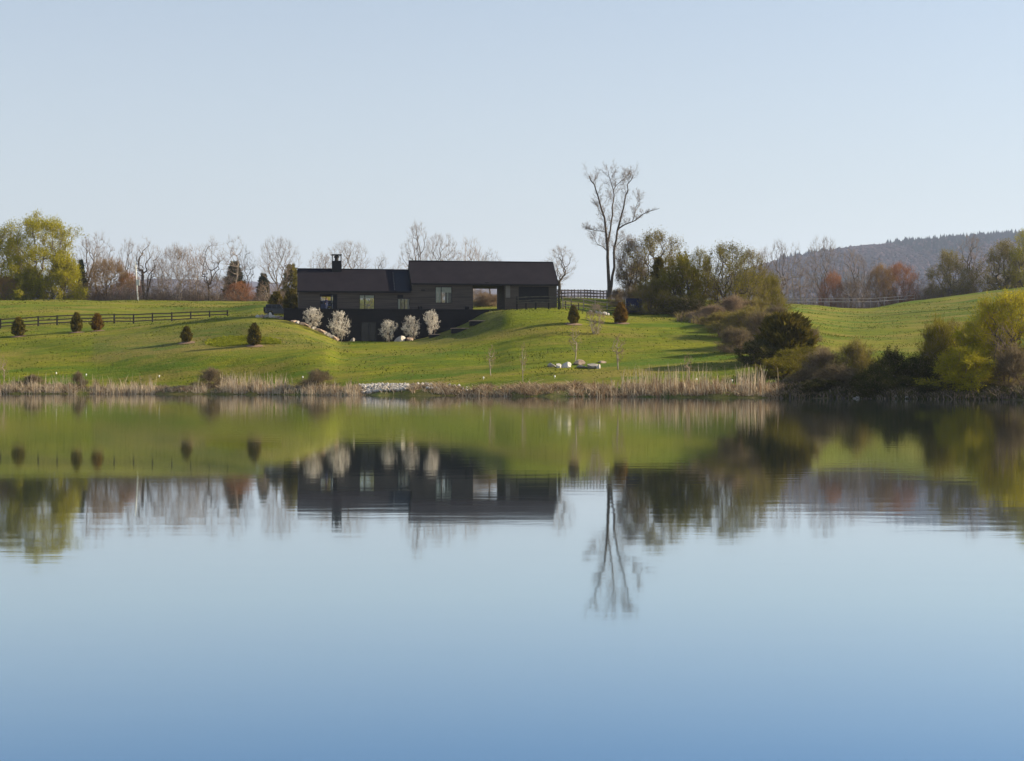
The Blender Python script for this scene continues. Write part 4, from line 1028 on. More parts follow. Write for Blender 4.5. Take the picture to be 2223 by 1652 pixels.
# windows
def window(op, mull, blind=0.0, curtains=(), name='window', frame_d=0.07, lab=None):
    ua, ub, za, zb = op; fr = MB()
    fr.box(ua, ub, -0.05, 0.12, zb-frame_d, zb); fr.box(ua, ub, -0.05, 0.12, za, za+frame_d)
    fr.box(ua, ua+frame_d, -0.05, 0.12, za+frame_d, zb-frame_d); fr.box(ub-frame_d, ub, -0.05, 0.12, za+frame_d, zb-frame_d)
    for m_ in mull:
        um = ua+(ub-ua)*m_; fr.box(um-0.045, um+0.045, -0.04, 0.11, za+frame_d, zb-frame_d)
    f = fr.build(name, 'black', house)
    if lab: f['label'] = lab
    ms = [0]+list(mull)+[1]
    for i in range(len(ms)-1):
        a_ = ua+(ub-ua)*ms[i]+0.05; b_ = ua+(ub-ua)*ms[i+1]-0.05
        MB().box(a_, b_, 0.03, 0.045, za+frame_d, zb-frame_d).build('pane', 'glass', f)
        if blind: MB().box(a_+0.01, b_-0.01, 0.14, 0.16, zb-frame_d-blind, zb-frame_d).build('blind', 'curtain', f)
    for (c0, c1) in curtains:
        MB().box(ua+(ub-ua)*c0, ua+(ub-ua)*c1, 0.17, 0.20, za+frame_d, zb-frame_d-blind).build('curtain', 'curtain', f)
window(win1, [0.36], 0.4)
window(win2, [0.28, 0.55], 0.0, [(0.05, 0.2)])
window(win3, [0.36], 0.75, [(0.05, 0.14), (0.19, 0.33), (0.72, 0.78)])
MB().box(U(862.5), U(875), -0.06, -0.035, win2[3]+0.05, win2[3]+0.5).build('vent_panel', 'black', house)
# doorway: frame, open leaf
fr = MB(); fr.box(doorU[0], doorU[0]+0.08, -0.05, 0.2, 0, doorU[3]-0.1); fr.box(doorU[1]-0.08, doorU[1], -0.05, 0.2, 0, doorU[3]-0.1)
fr.box(doorU[0], doorU[1], -0.05, 0.2, doorU[3]-0.1, doorU[3]); fr.box(U(718), U(718)+0.14, -0.04, 0.19, 0, doorU[3]-0.1)
df = fr.build('doorway_frame', 'black', house)
sl_ = MB().box(U(722.5), doorU[1]-0.09, 0.04, 0.10, 0.02, doorU[3]-0.11).build('sliding_door', 'siding_dark', house)
MB().box(U(718)+0.15, U(722.5)-0.01, 0.04, 0.06, 0.02, doorU[3]-0.11).build('pane', 'glass', df)
# garage style barn door with panels, pale shutter panel
gd = MB().box(gar[0], gar[1], -0.02, -0.004, gar[2], gar[3]).build('barn_door', 'siding_dark', house)
for i in range(3):
    a_ = gar[0]+(gar[1]-gar[0])*i/3; b_ = gar[0]+(gar[1]-gar[0])*(i+1)/3
    MB().box(a_+0.05, b_-0.05, -0.05, -0.022, gar[2]+0.06, gar[3]-0.06).build('door_panel', 'siding_dark', gd)
M['panel_grey'] = surf_mat('panel_grey', (0.12, 0.11, 0.10), (0.17, 0.155, 0.14), 0.8, 0.8)
MB().box(pan[0], pan[1], -0.045, -0.004, pan[2], pan[3]).build('shutter_panel', 'panel_grey', house)
for (X, Y) in ((918, 630), (1057, 613.9)):
    uu = U(X); zz = Z(Y, uu); MB().box(uu-0.3, uu+0.3, -0.16, -0.035, zz-0.08, zz+0.08).build('wall_lamp', 'black', house)
for (X, Y) in ((912, 669), (1013, 669.5)):
    uu = U(X); zz = Z(Y, uu, -0.2); MB().tube((uu, -0.3, zz-0.3), (uu, -0.3, zz+0.25), 0.28, 0.3, 10).build('planter_pot', 'black', house)
# terrace and basement
VW = -1.9
uw0, uw1 = U(616, VW), U(1062, VW)
bd = (U(784, VW), U(817, VW), Z(741, U(800), VW), Z(698, U(800), VW))
zlow = Z(748, U(800), VW)-1.0
wall_open('retaining_wall', uw0, uw1, zlow, 0.0, VW, VW+0.3, [bd], 'siding_dark')
boards(uw0, uw1, zlow+0.6, -0.25, VW, [(U(756, VW), U(822, VW), zlow, Z(697, U(790), VW))], 'siding_dark', 0.28)
boards(U(756, VW), U(822, VW), zlow+0.6, Z(697, U(790), VW), VW, [bd], 'siding_dark', 0.28)
bsd = []
bw = (bd[1]-bd[0]); 
ff = MB().box(bd[0], bd[0]+0.08, VW-0.04, VW+0.2, bd[2], bd[3]).box(bd[1]-0.08, bd[1], VW-0.04, VW+0.2, bd[2], bd[3]).box(bd[0]+0.08, bd[1]-0.08, VW-0.04, VW+0.2, bd[3]-0.1, bd[3]).box((bd[0]+bd[1])/2-0.05, (bd[0]+bd[1])/2+0.05, VW-0.03, VW+0.15, bd[2], bd[3]-0.1)
bdf = ff.build('basement_door', 'black', house)
M['dark_glass'] = surf_mat('dark_glass', (0.012, 0.011, 0.010), (0.02, 0.018, 0.016), 1, 0.25, spec=0.3)
for i in range(2):
    a_ = bd[0]+0.09 if i == 0 else (bd[0]+bd[1])/2+0.06; b_ = a_+bw/2-0.16
    MB().box(a_, b_, VW+0.02, VW+0.05, bd[2]+0.02, bd[3]-0.11).build('pane', 'dark_glass', bdf)
MB().box(uw0, uw1, VW+0.3, -0.002, -0.22, -0.02).build('terrace_floor', 'terrace', house)
MB().box(uw0-0.05, uw1+0.05, VW-0.10, VW+0.32, 0.003, 0.12).build('coping', 'black', house)
MB().box(uw0, uw0+0.3, VW+0.3, 6, zlow, 0.0).build('return_wall', 'siding_dark', house)
MB().box(U(640, 6), uLe-0.01, 0.3, 0.5, 0.0, 0.35).build('side_wall', 'siding_dark', house)

# ------------------------------------------------------------------ person in the doorway
def person():
    X = 709; v = -0.6; u = U(X, v)
    wx = HX0+u*HC-v*HS; wy = HY0+u*HS+v*HC
    root = empty('person', (wx, wy, HZ-0.018), HROT+0.5, 'person in dark top and blue jeans standing in the open doorway', 'person')
    P_ = {'pel': (0, 0, 0.95, .13, .1), 'sp': (0, .02, 1.15, .125, .09), 'ch': (0, 0.01, 1.34, .16, .105), 'nk': (0, -.01, 1.47, .055, .055), 'hb': (0, -.03, 1.56, .075, .09), 'ht': (0, -.03, 1.68, .07, .085),
          'hl': (-.1, 0, .9, .09, .09), 'kl': (-.12, -.03, .5, .06, .06), 'al': (-.12, .01, .09, .042, .045), 'tl': (-.13, -.16, .03, .04, .025),
          'hr': (.1, 0, .9, .09, .09), 'kr': (.13, .01, .5, .06, .06), 'ar': (.14, .05, .09, .042, .045), 'tr': (.16, -.12, .03, .04, .025),
          'sl': (-.19, .01, 1.38, .055, .055), 'el': (-.27, .04, 1.1, .042, .042), 'wl': (-.25, -.08, .88, .03, .03), 'fl': (-.25, -.12, .78, .035, .02),
          'sr': (.19, .01, 1.38, .055, .055), 'er': (.29, .03, 1.12, .042, .042), 'wr': (.22, -.16, .98, .03, .03), 'fr': (.17, -.22, .93, .035, .02)}
    E = [('pel', 'sp'), ('sp', 'ch'), ('ch', 'nk'), ('nk', 'hb'), ('hb', 'ht'), ('pel', 'hl'), ('hl', 'kl'), ('kl', 'al'), ('al', 'tl'), ('pel', 'hr'), ('hr', 'kr'), ('kr', 'ar'), ('ar', 'tr'),
         ('ch', 'sl'), ('sl', 'el'), ('el', 'wl'), ('wl', 'fl'), ('ch', 'sr'), ('sr', 'er'), ('er', 'wr'), ('wr', 'fr')]
    ks = list(P_); me = bpy.data.meshes.new('body')
    me.from_pydata([P_[k][:3] for k in ks], [(ks.index(a_), ks.index(b_)) for a_, b_ in E], [])
    for m_ in ('shirt', 'jeans', 'skin'): me.materials.append(M[m_])
    o = link('body', me, root)
    sk = o.modifiers.new('skin', 'SKIN'); 
    for i, k in enumerate(ks): me.skin_vertices[0].data[i].radius = P_[k][3:5]
    me.skin_vertices[0].data[0].use_root = True
    ss = o.modifiers.new('sub', 'SUBSURF'); ss.levels = 1; ss.render_levels = 1
    dg = bpy.context.evaluated_depsgraph_get(); m2 = bpy.data.meshes.new_from_object(o.evaluated_get(dg))
    m2.materials.clear()
    for m_ in ('shirt', 'jeans', 'skin'): m2.materials.append(M[m_])
    for p in m2.polygons:
        c = p.center; p.use_smooth = True
        p.material_index = 2 if (c.z > 1.45 or (abs(c.x) > 0.15 and c.z < 0.93 and c.z > 0.74 and c.y < -.06)) else (1 if c.z < 0.95 else 0)
    o.modifiers.clear(); o.data = m2
    hv_ = MB(); 
    import bmesh
    bm = bmesh.new(); bmesh.ops.create_uvsphere(bm, u_segments=12, v_segments=8, radius=0.105)
    for vtx in bm.verts: vtx.co = Vector((vtx.co.x*0.95, vtx.co.y*1.1+0.0, vtx.co.z*0.95+1.66))+Vector((0, 0.0, 0))
    bmesh.ops.delete(bm, geom=[f for f in bm.faces if f.calc_center_median().y < -0.03 and f.calc_center_median().z < 1.68], context='FACES')
    mh = bpy.data.meshes.new('hair'); bm.to_mesh(mh); bm.free(); mh.materials.append(M['hair']); link('hair', mh, root)
person()

# ------------------------------------------------------------------ vehicles
def wheel(parent, x, y, z, r=0.39, wd=0.24, axis='y', name='wheel'):
    d = (0, wd/2, 0) if axis == 'y' else (wd/2, 0, 0)
    c = Vector((x, y, z)); dv = Vector(d)
    o = MB().tube(c-dv, c+dv, r, r, 18).build(name, 'rubber', parent, bevel=0.0)
    MB().tube(c-dv*1.04, c+dv*1.04, r*0.58, r*0.58, 12).build('rim', 'chrome', o)
    return o
def suv(name, X, D, rz, mat, label, flip=False):
    g = gp(X, D)
    root = empty(name, g, rz, label, 'car')
    # side profile along x (front at +x), width along y
    low = [(-2.05, 0.48), (-2.05, 1.12), (0.62, 1.12), (0.80, 1.10), (1.85, 1.02), (1.98, 0.95), (2.02, 0.5), (1.75, 0.42), (1.62, 0.78), (1.42, 0.88), (1.12, 0.88), (0.92, 0.78), (0.80, 0.42),
           (-0.82, 0.42), (-0.94, 0.78), (-1.14, 0.88), (-1.44, 0.88), (-1.64, 0.78), (-1.76, 0.42)]
    MB().poly_prism(low, 'y', -0.86, 0.86).build('body', mat, root, bevel=0.03)
    cab = MB(); 
    b0, t0 = 1.12, 1.80
    lo = [(-2.03, b0), (0.60, b0)]; hi = [(-1.96, t0), (0.18, t0)]
    n = 0; v = []
    for (x, z), yy in ((lo[0], .84), (lo[1], .84), (hi[1], .74), (hi[0], .74)): v.append((x, -yy, z))
    for (x, z), yy in ((lo[0], .84), (lo[1], .84), (hi[1], .74), (hi[0], .74)): v.append((x, yy, z))
    cab.v = v; cab.f = [(0, 1, 2, 3), (7, 6, 5, 4), (0, 4, 5, 1), (1, 5, 6, 2), (2, 6, 7, 3), (3, 7, 4, 0)]
    cab.build('cabin', mat, root, bevel=0.04)
    for s_ in (-1, 1):
        for (x0, x1) in ((-1.86, -1.1), (-1.02, -0.38), (-0.30, 0.26)):
            xs1 = x1 if x1 < 0.2 else x1
            q = MB(); q.v = [(x0, s_*0.838, 1.19), (x1+(0.14 if x1 > 0.2 else 0), s_*0.838, 1.19), (x1-(0.1 if x1 > 0.2 else 0), s_*0.768, 1.68), (x0, s_*0.768, 1.68)]
            q.v += [(a_, b_-s_*0.03, c_) for a_, b_, c_ in q.v]
            q.f = [(0, 1, 2, 3), (7, 6, 5, 4), (0, 4, 5, 1), (1, 5, 6, 2), (2, 6, 7, 3), (3, 7, 4, 0)]
            q.build('side_window', 'dark_glass', root)
        MB().box(-0.02, 0.06, s_*0.96-0.06, s_*0.96+0.06, 1.1, 1.28).build('mirror', mat, root)
        MB().box(1.97, 2.03, s_*0.62-0.11, s_*0.62+0.11, 0.74, 0.94).build('headlight', 'white_paint', root)
        MB().box(-2.08, -2.04, s_*0.74-0.07, s_*0.74+0.07, 0.80, 1.05).build('tail_light', 'rock_tan', root)
    q = MB(); q.v = [(0.60, -0.74, 1.16), (0.60, 0.74, 1.16), (0.24, 0.66, 1.72), (0.24, -0.66, 1.72), (0.66, -0.74, 1.16), (0.66, 0.74, 1.16), (0.29, 0.66, 1.72), (0.29, -0.66, 1.72)]
    q.f = [(0, 1, 2, 3), (7, 6, 5, 4), (0, 4, 5, 1), (1, 5, 6, 2), (2, 6, 7, 3), (3, 7, 4, 0)]
    q.build('windscreen', 'dark_glass', root)
    MB().box(2.0, 2.16, -0.84, 0.84, 0.5, 0.68).build('bumper', 'rubber', root); MB().box(-2.16, -2.04, -0.84, 0.84, 0.48, 0.66).build('bumper', 'rubber', root)
    for x in (-1.29, 1.27):
        for s_ in (-1, 1): wheel(root, x, s_*0.76, 0.39)
    wheel(root, -2.22, 0.0, 1.08, 0.39, 0.22, 'x', 'spare_wheel')
    return root
suv('parked_car', 606, 247, R(4), 'suv', 'dark boxy off-road vehicle with spare wheel at the back, parked left of the house')
suv('parked_car', 697, 256, R(186), 'blue_car', 'dark blue car behind the house glimpsed through the open doorway')

def trailer():
    g = gp(1373, 240)
    root = empty('horse_trailer', g, R(-12), 'navy blue box trailer seen from behind, parked beside the fence below the orchard', 'trailer')
    MB().poly_prism([(-1.02, 0.42), (-1.05, 0.9), (-1.02, 2.25), (-0.9, 2.38), (0.9, 2.38), (1.02, 2.25), (1.05, 0.9), (1.02, 0.42)], 'y', 0, 3.4).build('body', 'navy', root, bevel=0.03)
    for s_ in (-1, 1):
        d = MB().box(min(s_*0.03, s_*0.95), max(s_*0.03, s_*0.95), -0.05, -0.003, 0.55, 2.2).build('rear_door', 'navy', root)
        MB().box(s_*0.12-0.03, s_*0.12+0.03, -0.09, -0.052, 1.2, 1.45).build('handle', 'chrome', d)
        MB().poly_prism([(1.0, 0.45), (1.15, 0.85), (1.9, 0.85), (2.05, 0.45)], 'x', min(s_*1.06, s_*1.3), max(s_*1.06, s_*1.3)).build('fender', 'navy', root)
        wheel(root, s_*1.17, 1.5, 0.36, 0.36, 0.2, 'x')
        MB().box(s_*0.9-0.08, s_*0.9+0.08, -0.09, -0.052, 0.44, 0.52).build('tail_light', 'rock_tan', root)
    MB().box(-0.05, 0.05, 3.4, 4.6, 0.45, 0.55).build('tow_bar', 'metal_grey', root)
    MB().box(-1.03, -0.97, -0.03, 0.01, 0.5, 2.3).build('corner_trim', 'metal_grey', root)
trailer()

# ------------------------------------------------------------------ fences
def fence(pts, height, rails, mat, label, name='rail_fence', rail_h=0.14, post_w=0.14, group=None, bury=0.4, rmat=None):
    """pts: ground positions (x,y) of the posts"""
    P3 = [Vector((x, y, ground(x, y))) for x, y in pts]
    root = empty(name, P3[0], 0, label, 'fence', group)
    b = P3[0]
    for p in P3:
        q = p-b; MB().box(q.x-post_w/2, q.x+post_w/2, q.y-post_w/2, q.y+post_w/2, q.z-bury, q.z+height+0.08).build('post', mat, root)
    for i in range(len(P3)-1):
        a_, c_ = P3[i]-b, P3[i+1]-b; d = (c_-a_); L = math.hypot(d.x, d.y); n_ = Vector((-d.y/L, d.x/L, 0))*-1
        off = n_*(post_w/2+0.02) if n_.y < 0 else -n_*(post_w/2+0.02)
        for k, h in enumerate(rails):
            mb = MB(); th = Vector((0, 0.02, 0)); jit = 0.012*((i*7+k*3) % 5-2)
            A = a_+off+Vector((0, 0, h+jit)); B = c_+off+Vector((0, 0, h-jit)); ex = d.normalized()*0.0
            v = []
            for q in (A, B):
                for (yy, zz) in ((-.02, -rail_h/2), (.02, -rail_h/2), (.02, rail_h/2), (-.02, rail_h/2)): v.append((q.x, q.y+yy, q.z+zz))
            mb.v = v; mb.f = [(0, 1, 2, 3), (7, 6, 5, 4), (0, 4, 5, 1), (1, 5, 6, 2), (2, 6, 7, 3), (3, 7, 4, 0)]
            mb.build('rail', rmat or mat, root)
    return root
pts = []
for X in [-40, 1, 42, 83, 124, 166, 207, 248, 290, 331, 373, 414, 455, 494]:
    t = min(1, max(0, X/495)); D = 247+16*t; pts.append((at(X, D), D))
fence(pts, 1.45, (0.35, 0.85, 1.38), 'fence_black', 'long black three rail fence across the left field', rail_h=0.18, post_w=0.2)
pts = [(at(X, D), D) for X, D in [(1205, 262), (1219, 263.5), (1233, 265), (1247, 266), (1261, 267), (1275, 268), (1289, 268.5), (1303, 269), (1317, 269.5)]]
fence(pts, 1.4, (0.35, 0.85, 1.32), 'fence_black', 'black three rail fence on the crest right of the house, against the sky')
pts = [(at(X, D), D) for X, D in [(1211, 276), (1226, 276.5), (1241, 277), (1255, 277), (1269, 277), (1282, 277), (1296, 277), (1310, 277)]]
fence(pts, 1.5, (0.45, 1.0, 1.42), 'fence_black', 'second black fence just behind the one on the crest')
pts = [(at(X, D), D) for X, D in [(1122, 226), (1142, 225.5), (1163, 225), (1191, 224.5), (1213, 224.5)]]
ga = fence(pts, 1.78, (0.95, 1.25, 1.7), 'fence_black', 'black garden fence with tall posts in front of the barn door', post_w=0.22, rail_h=0.15, rmat='fence_mid')
pts = [(at(X, D), D) for X, D in [(1216, 226), (1228, 227.5), (1240, 229), (1256, 231)]]
fence(pts, 1.0, (0.25, 0.5, 0.75, 0.95), 'fence_black', 'low dark mesh and rail fence between the garden fence and the narrow evergreen', rail_h=0.06)
pts = [(at(X, D), D) for X, D in [(1222, 238), (1240, 239), (1267, 240), (1292, 241), (1318, 242), (1345, 243)]]
fence(pts, 1.6, (0.35, 0.9, 1.45), 'fence_grey', 'weathered grey rail fence between the evergreens right of the house', rail_h=0.13, rmat='fence_mid')
pts = [(at(X, D), D) for X, D in [(1060, 229.5), (1078, 228), (1097, 227)]]
pts = [(at(X, D), D) for X, D in [(1680, 392), (1710, 392), (1740, 391), (1770, 391), (1800, 390), (1830, 390), (1860, 390), (1890, 391), (1920, 392), (1950, 394), (1985, 396)]]
fr_ = []
root = None
P3 = []
for (x, y) in pts: P3.append(Vector((x, y, zY(y, 655 if x < at(1890, 391) else 655-(x-at(1890, 391))/10*6)-1.0)))
root = empty('rail_fence', P3[0], 0, 'pale white two rail fence beyond the dip of the right meadow', 'fence')
for p in P3:
    q = p-P3[0]; gz = ground(p.x, p.y)-P3[0].z
    MB().box(q.x-.07, q.x+.07, q.y-.07, q.y+.07, min(gz-0.3, q.z-0.3), q.z+2.0).build('post', 'fence_grey', root)
M['rail_pale'] = surf_mat('rail_pale', (0.40, 0.33, 0.28), (0.52, 0.44, 0.37), 1, 0.8)
for i in range(len(P3)-1):
    a_, c_ = P3[i]-P3[0], P3[i+1]-P3[0]
    for h, rh in ((1.0, 0.16), (1.75, 0.10)):
        mb = MB(); v = []
        for q in (a_, c_):
            for (yy, zz) in ((-.11, -rh/2), (-.08, -rh/2), (-.08, rh/2), (-.11, rh/2)): v.append((q.x, q.y+yy, q.z+h+zz))
        mb.v = v; mb.f = [(0, 1, 2, 3), (7, 6, 5, 4), (0, 4, 5, 1), (1, 5, 6, 2), (2, 6, 7, 3), (3, 7, 4, 0)]
        mb.build('rail', 'rail_pale', root)

# utility pole
g = gp(299, 346)
up = empty('utility_pole', g, 0, 'white leaning utility pole with a pale metal box in the left treeline', 'pole')
hp = zY(346, 569)-g.z
MB().tube((0.1, 0, -0.5), (-0.5, 0, hp), 0.17, 0.12, 8).build('pole', 'white_paint', up)
zb = zY(346, 620)-g.z
MB().box(-0.18, 0.52, -0.45, -0.16, zb, zb+1.25).build('transformer_box', 'metal_grey', up, bevel=0.05)
MB().tube((-0.25, 0, hp-0.4), (-0.25, 0, hp+1.2), 0.05, 0.05, 6).build('insulator', 'black', up)
MB().box(-0.5, 0.1, -0.04, 0.04, hp-0.45, hp-0.35).build('bracket', 'black', up)

# ------------------------------------------------------------------ stones
import bmesh
def rock_mesh(seed, mat, sub=2):
    bm = bmesh.new(); bmesh.ops.create_icosphere(bm, subdivisions=sub, radius=0.5)
    r = random.Random(seed); off = Vector((r.uniform(0, 50), r.uniform(0, 50), r.uniform(0, 50)))
    cuts = [Vector((r.gauss(0, 1), r.gauss(0, 1), r.gauss(0, 0.7))).normalized() for _ in range(9)]
    for v in bm.verts:
        p = v.co.copy()
        for c in cuts:
            d = p.dot(c); lim = 0.26
            if d > lim: p -= c*(d-lim)
        p *= 1+0.12*mnoise.noise(p*3+off)
        v.co = p
    me = bpy.data.meshes.new('rock'); bm.to_mesh(me); bm.free(); me.materials.append(M[mat]); return me
RM = {m_: [rock_mesh(s_, m_) for s_ in range(4)] for m_ in ('rock', 'rock_grey', 'rock_tan')}
def rock(X, Yb, wpx, hpx, label, mat='rock', k=0, group=None, name='boulder', D=None, rz=0.3, dep=0.8, dy=0.0):
    D = D or D_for(X, Yb)
    g = gp(X, D); w_ = wpx*D/F; h_ = hpx*D/F
    o = link(name, RM[mat][k % 4]); o.location = (g.x, g.y+dy, g.z+h_*0.32); o.scale = (w_*1.25, w_*dep*1.2, h_*1.5); o.rotation_euler = (0, 0, rz)
    tag(o, label, 'rock', group); return o
GK = 'row of boulders on the lower lawn'
for a_ in [(1196, 797, 20, 11, 'dark grey boulder at the left end of the lawn boulder row', 'rock_grey', 0),
           (1213, 799, 15, 13, 'white faced boulder second in the lawn boulder row', 'rock', 1),
           (1231, 798, 22, 15, 'large pale pink boulder in the lawn boulder row', 'rock', 2),
           (1256, 792, 26, 13, 'brown grey boulder at the foot of the sapling in the boulder row', 'rock_tan', 3),
           (1262, 799, 28, 8, 'low flat grey slab in front of the brown boulder', 'rock_grey', 0),
           (1287, 799, 34, 13, 'large dark boulder near the right end of the boulder row', 'rock_grey', 1),
           (1300, 800, 9, 12, 'small bright white stone at the right end of the boulder row', 'rock', 2),
           (1305, 789, 20, 6, 'flat pale slab behind the right end of the boulder row', 'rock_tan', 3)]:
    rock(a_[0], a_[1], a_[2]*1.12, a_[3]*0.78, a_[4], a_[5], a_[6], GK)
GC = 'stones edging the bank below the house'
for a_ in [(753, 739, 13, 13, 'white angular boulder right of the basement steps', 'rock', 0), (743, 740, 10, 9, 'white flat stone beside the white angular boulder', 'rock', 1),
           (766, 741, 12, 8, 'grey rounded stone by the basement door', 'rock_grey', 2), (678, 710, 8, 9, 'small white block stone under the leftmost blossoming shrub', 'rock', 3),
           (870, 741, 26, 12, 'large white arched boulder below the fourth blossoming shrub', 'rock', 2), (890, 740, 22, 8, 'brown flat rock right of the arched white boulder', 'rock_tan', 1),
           (848, 741, 18, 7, 'grey stone left of the arched white boulder', 'rock_grey', 0), (900, 728, 5, 6, 'tiny white stone beside the fourth blossoming shrub', 'rock', 1),
           (1512, 699, 14, 6, 'left white boulder on the upper right lawn', 'rock', 0), (1528, 698, 15, 7, 'right white boulder on the upper right lawn', 'rock', 1),
           (1499, 700, 10, 5, 'grey flat stone left of the white boulders on the upper right lawn', 'rock_grey', 2)]:
    rock(a_[0], a_[1], a_[2], a_[3], a_[4], a_[5], a_[6], GC if a_[0] < 1000 else 'boulders on the upper right lawn')
rr = random.Random(9)
ORD = 'first second third fourth fifth sixth seventh eighth ninth tenth eleventh twelfth thirteenth fourteenth fifteenth sixteenth seventeenth eighteenth nineteenth twentieth twenty-first twenty-second'.split()
edge = [(560, 688), (580, 688), (600, 689), (622, 693), (640, 699), (660, 705), (680, 712), (700, 720), (716, 728), (730, 735)]
for i in range(22):
    t = i/21*(len(edge)-1); j = min(int(t), len(edge)-2); X = edge[j][0]+(edge[j+1][0]-edge[j][0])*(t-j); Y = edge[j][1]+(edge[j+1][1]-edge[j][1])*(t-j)
    D = min(D_for(X, Y+1.5), 246 if X < 620 else 228.0-(X < 640)*-1)
    em_ = rr.choice(['rock_tan', 'rock_tan', 'rock_grey', 'rock'])
    rock(X, Y, rr.uniform(11, 19), rr.uniform(5, 8.5), {'rock_tan': 'tan', 'rock_grey': 'grey', 'rock': 'pale'}[em_]+' flat edging stone, '+ORD[i]+' counting down from the off-road vehicle', em_, i, 'flat edging stones left of the basement door', 'edging_stone', D=D, rz=rr.uniform(-.2, .2))
for (X, Y, wp, lab) in [(943, 731, 22, 'lowest stone step on the right bank, riser painted dark as shade'), (1000, 719, 40, 'middle stone step on the right bank, riser painted dark as shade'), (1038, 703, 36, 'highest stone step on the right bank, riser painted dark as shade')]:
    D = D_for(X, Y); g = gp(X, D); w_ = wp*D/F
    o = empty('stone_step', g, 0.15, lab, 'step', 'stone steps on the right bank')
    MB().box(-w_/2, w_/2, -0.5, 0.9, -0.35, 0.26).build('riser', 'black', o, bevel=0.05)  # stone face turned from the sun; its shade is painted as black
    MB().box(-w_/2-0.05, w_/2+0.1, -0.58, 1.0, 0.263, 0.36).build('tread', 'rock_tan', o, bevel=0.02)
for i, (X, Yb, wp, hp_) in enumerate([(1303, 680, 14, 7), (1313, 682, 14, 7), (1319, 686, 12, 5), (1281, 681, 10, 5), (1296, 684, 14, 6)]):
    rock(X, Yb, wp, hp_, ['uppermost pale stone of the white heap beside the grey fence', 'pale stone in the middle of the white heap beside the grey fence', 'lowest right stone of the white heap beside the grey fence', 'leftmost pale stone of the white heap beside the grey fence', 'front stone of the white heap beside the grey fence'][i], 'rock', i, 'heap of white stones by the grey fence', 'pile_stone', D=232+i*0.4)
# shore stones under the right hand brush
for i, (X, wp, hp_, mt, lab) in enumerate([(1862, 30, 6, 'rock', 'long pale flat rock at the water under the right brush'), (1908, 8, 5, 'rock', 'small pale stone right of the long flat shore rock'), (1925, 14, 4, 'rock_tan', 'low tan shore rock under the dark bush'),
         (1946, 18, 6, 'rock_grey', 'grey shore rock under the dark undergrowth'), (1969, 18, 5, 'rock', 'pale flat shore rock below the dark undergrowth'), (1700, 26, 4, 'rock_grey', 'grey flat rocks at the water where the brush begins'),
         (1830, 14, 5, 'rock_grey', 'small grey shore rock left of the long flat one'), (2180, 20, 6, 'rock', 'white stone at the water under the big willow'), (2018, 18, 4, 'rock_grey', 'dim grey shore rock under the yellow willow bush')]):
    rock(X, 0, wp, hp_, lab, mt, i, 'rocks at the waterline under the right brush', 'shore_rock', D=shore_D(X)+0.2)
# loose stone bank, built as one heap
V_, F_ = [], []; base = RM['rock'][0]
bvs = [v.co.copy() for v in rock_mesh(3, 'rock', 1).vertices]; bfs = [tuple(p.vertices) for p in rock_mesh(3, 'rock', 1).polygons]
mi = []
for i in range(680):
    X = (rr.uniform(785, 880) if i < 540 else rr.uniform(880, 1010))+rr.gauss(0, 6); D = shore_D(X)+rr.uniform(1.2, 5.5); g = gp(X, D); s_ = rr.uniform(0.22, 0.6)
    an = rr.uniform(0, 6.28); c, s2 = math.cos(an), math.sin(an); n = len(V_)
    for v in bvs: V_.append((g.x+(v.x*c-v.y*s2)*s_*1.3, g.y+(v.x*s2+v.y*c)*s_, g.z+0.1+v.z*s_*0.8))
    F_ += [tuple(a_+n for a_ in f) for f in bfs]; mi += [rr.choice([0, 0, 1])]*len(bfs)
tag(link('stone_bank', mesh_np('stone_bank', np.array(V_), np.array(F_), ['rock', 'rock_grey'], mi)), 'bank of loose white and grey stones at the middle of the shore', 'stones', kind='stuff')

# ------------------------------------------------------------------ small white lights along the shore lawn
for i, (sx, sy, lab) in enumerate([(225, 1500, 'leftmost small white lawn marker by the shore'), (345, 1506, 'small white lawn marker second from the left'), (637, 1510, 'small white lawn marker left of the dark shore shrub'),
       (1211, 1515, 'small white lawn marker left of the brown olive shore shrub'), (1934, 1518, 'small white lawn marker right of the brown brush mound'), (2219, 1513, 'small white lawn marker below the boulder row'),
       (2786, 1524, 'small white lawn marker in the reeds before the long shadow'), (2928, 1528, 'small white lawn marker below the long tree shadow'), (3056, 1536, 'brightest small white lawn marker near the brush'), (3137, 1529, 'rightmost small white lawn marker beside the brush')]):
    X, Y = sx/1.8426, sy/1.8426; D = min(D_for(X, Y+2), shore_D(X)+12); g = gp(X, D)
    o = empty('lawn_marker', g, 0, lab, 'marker', 'small white markers along the shore')
    zt_ = max(0.25, zY(D, Y)-g.z)
    MB().tube((0, 0, -0.1), (0, 0, zt_-0.06), 0.02, 0.02, 5).build('stake', 'metal_grey', o)
    MB().tube((0, 0, zt_-0.08), (0, 0, zt_+0.1), 0.09, 0.06, 8).build('head', 'marker', o)

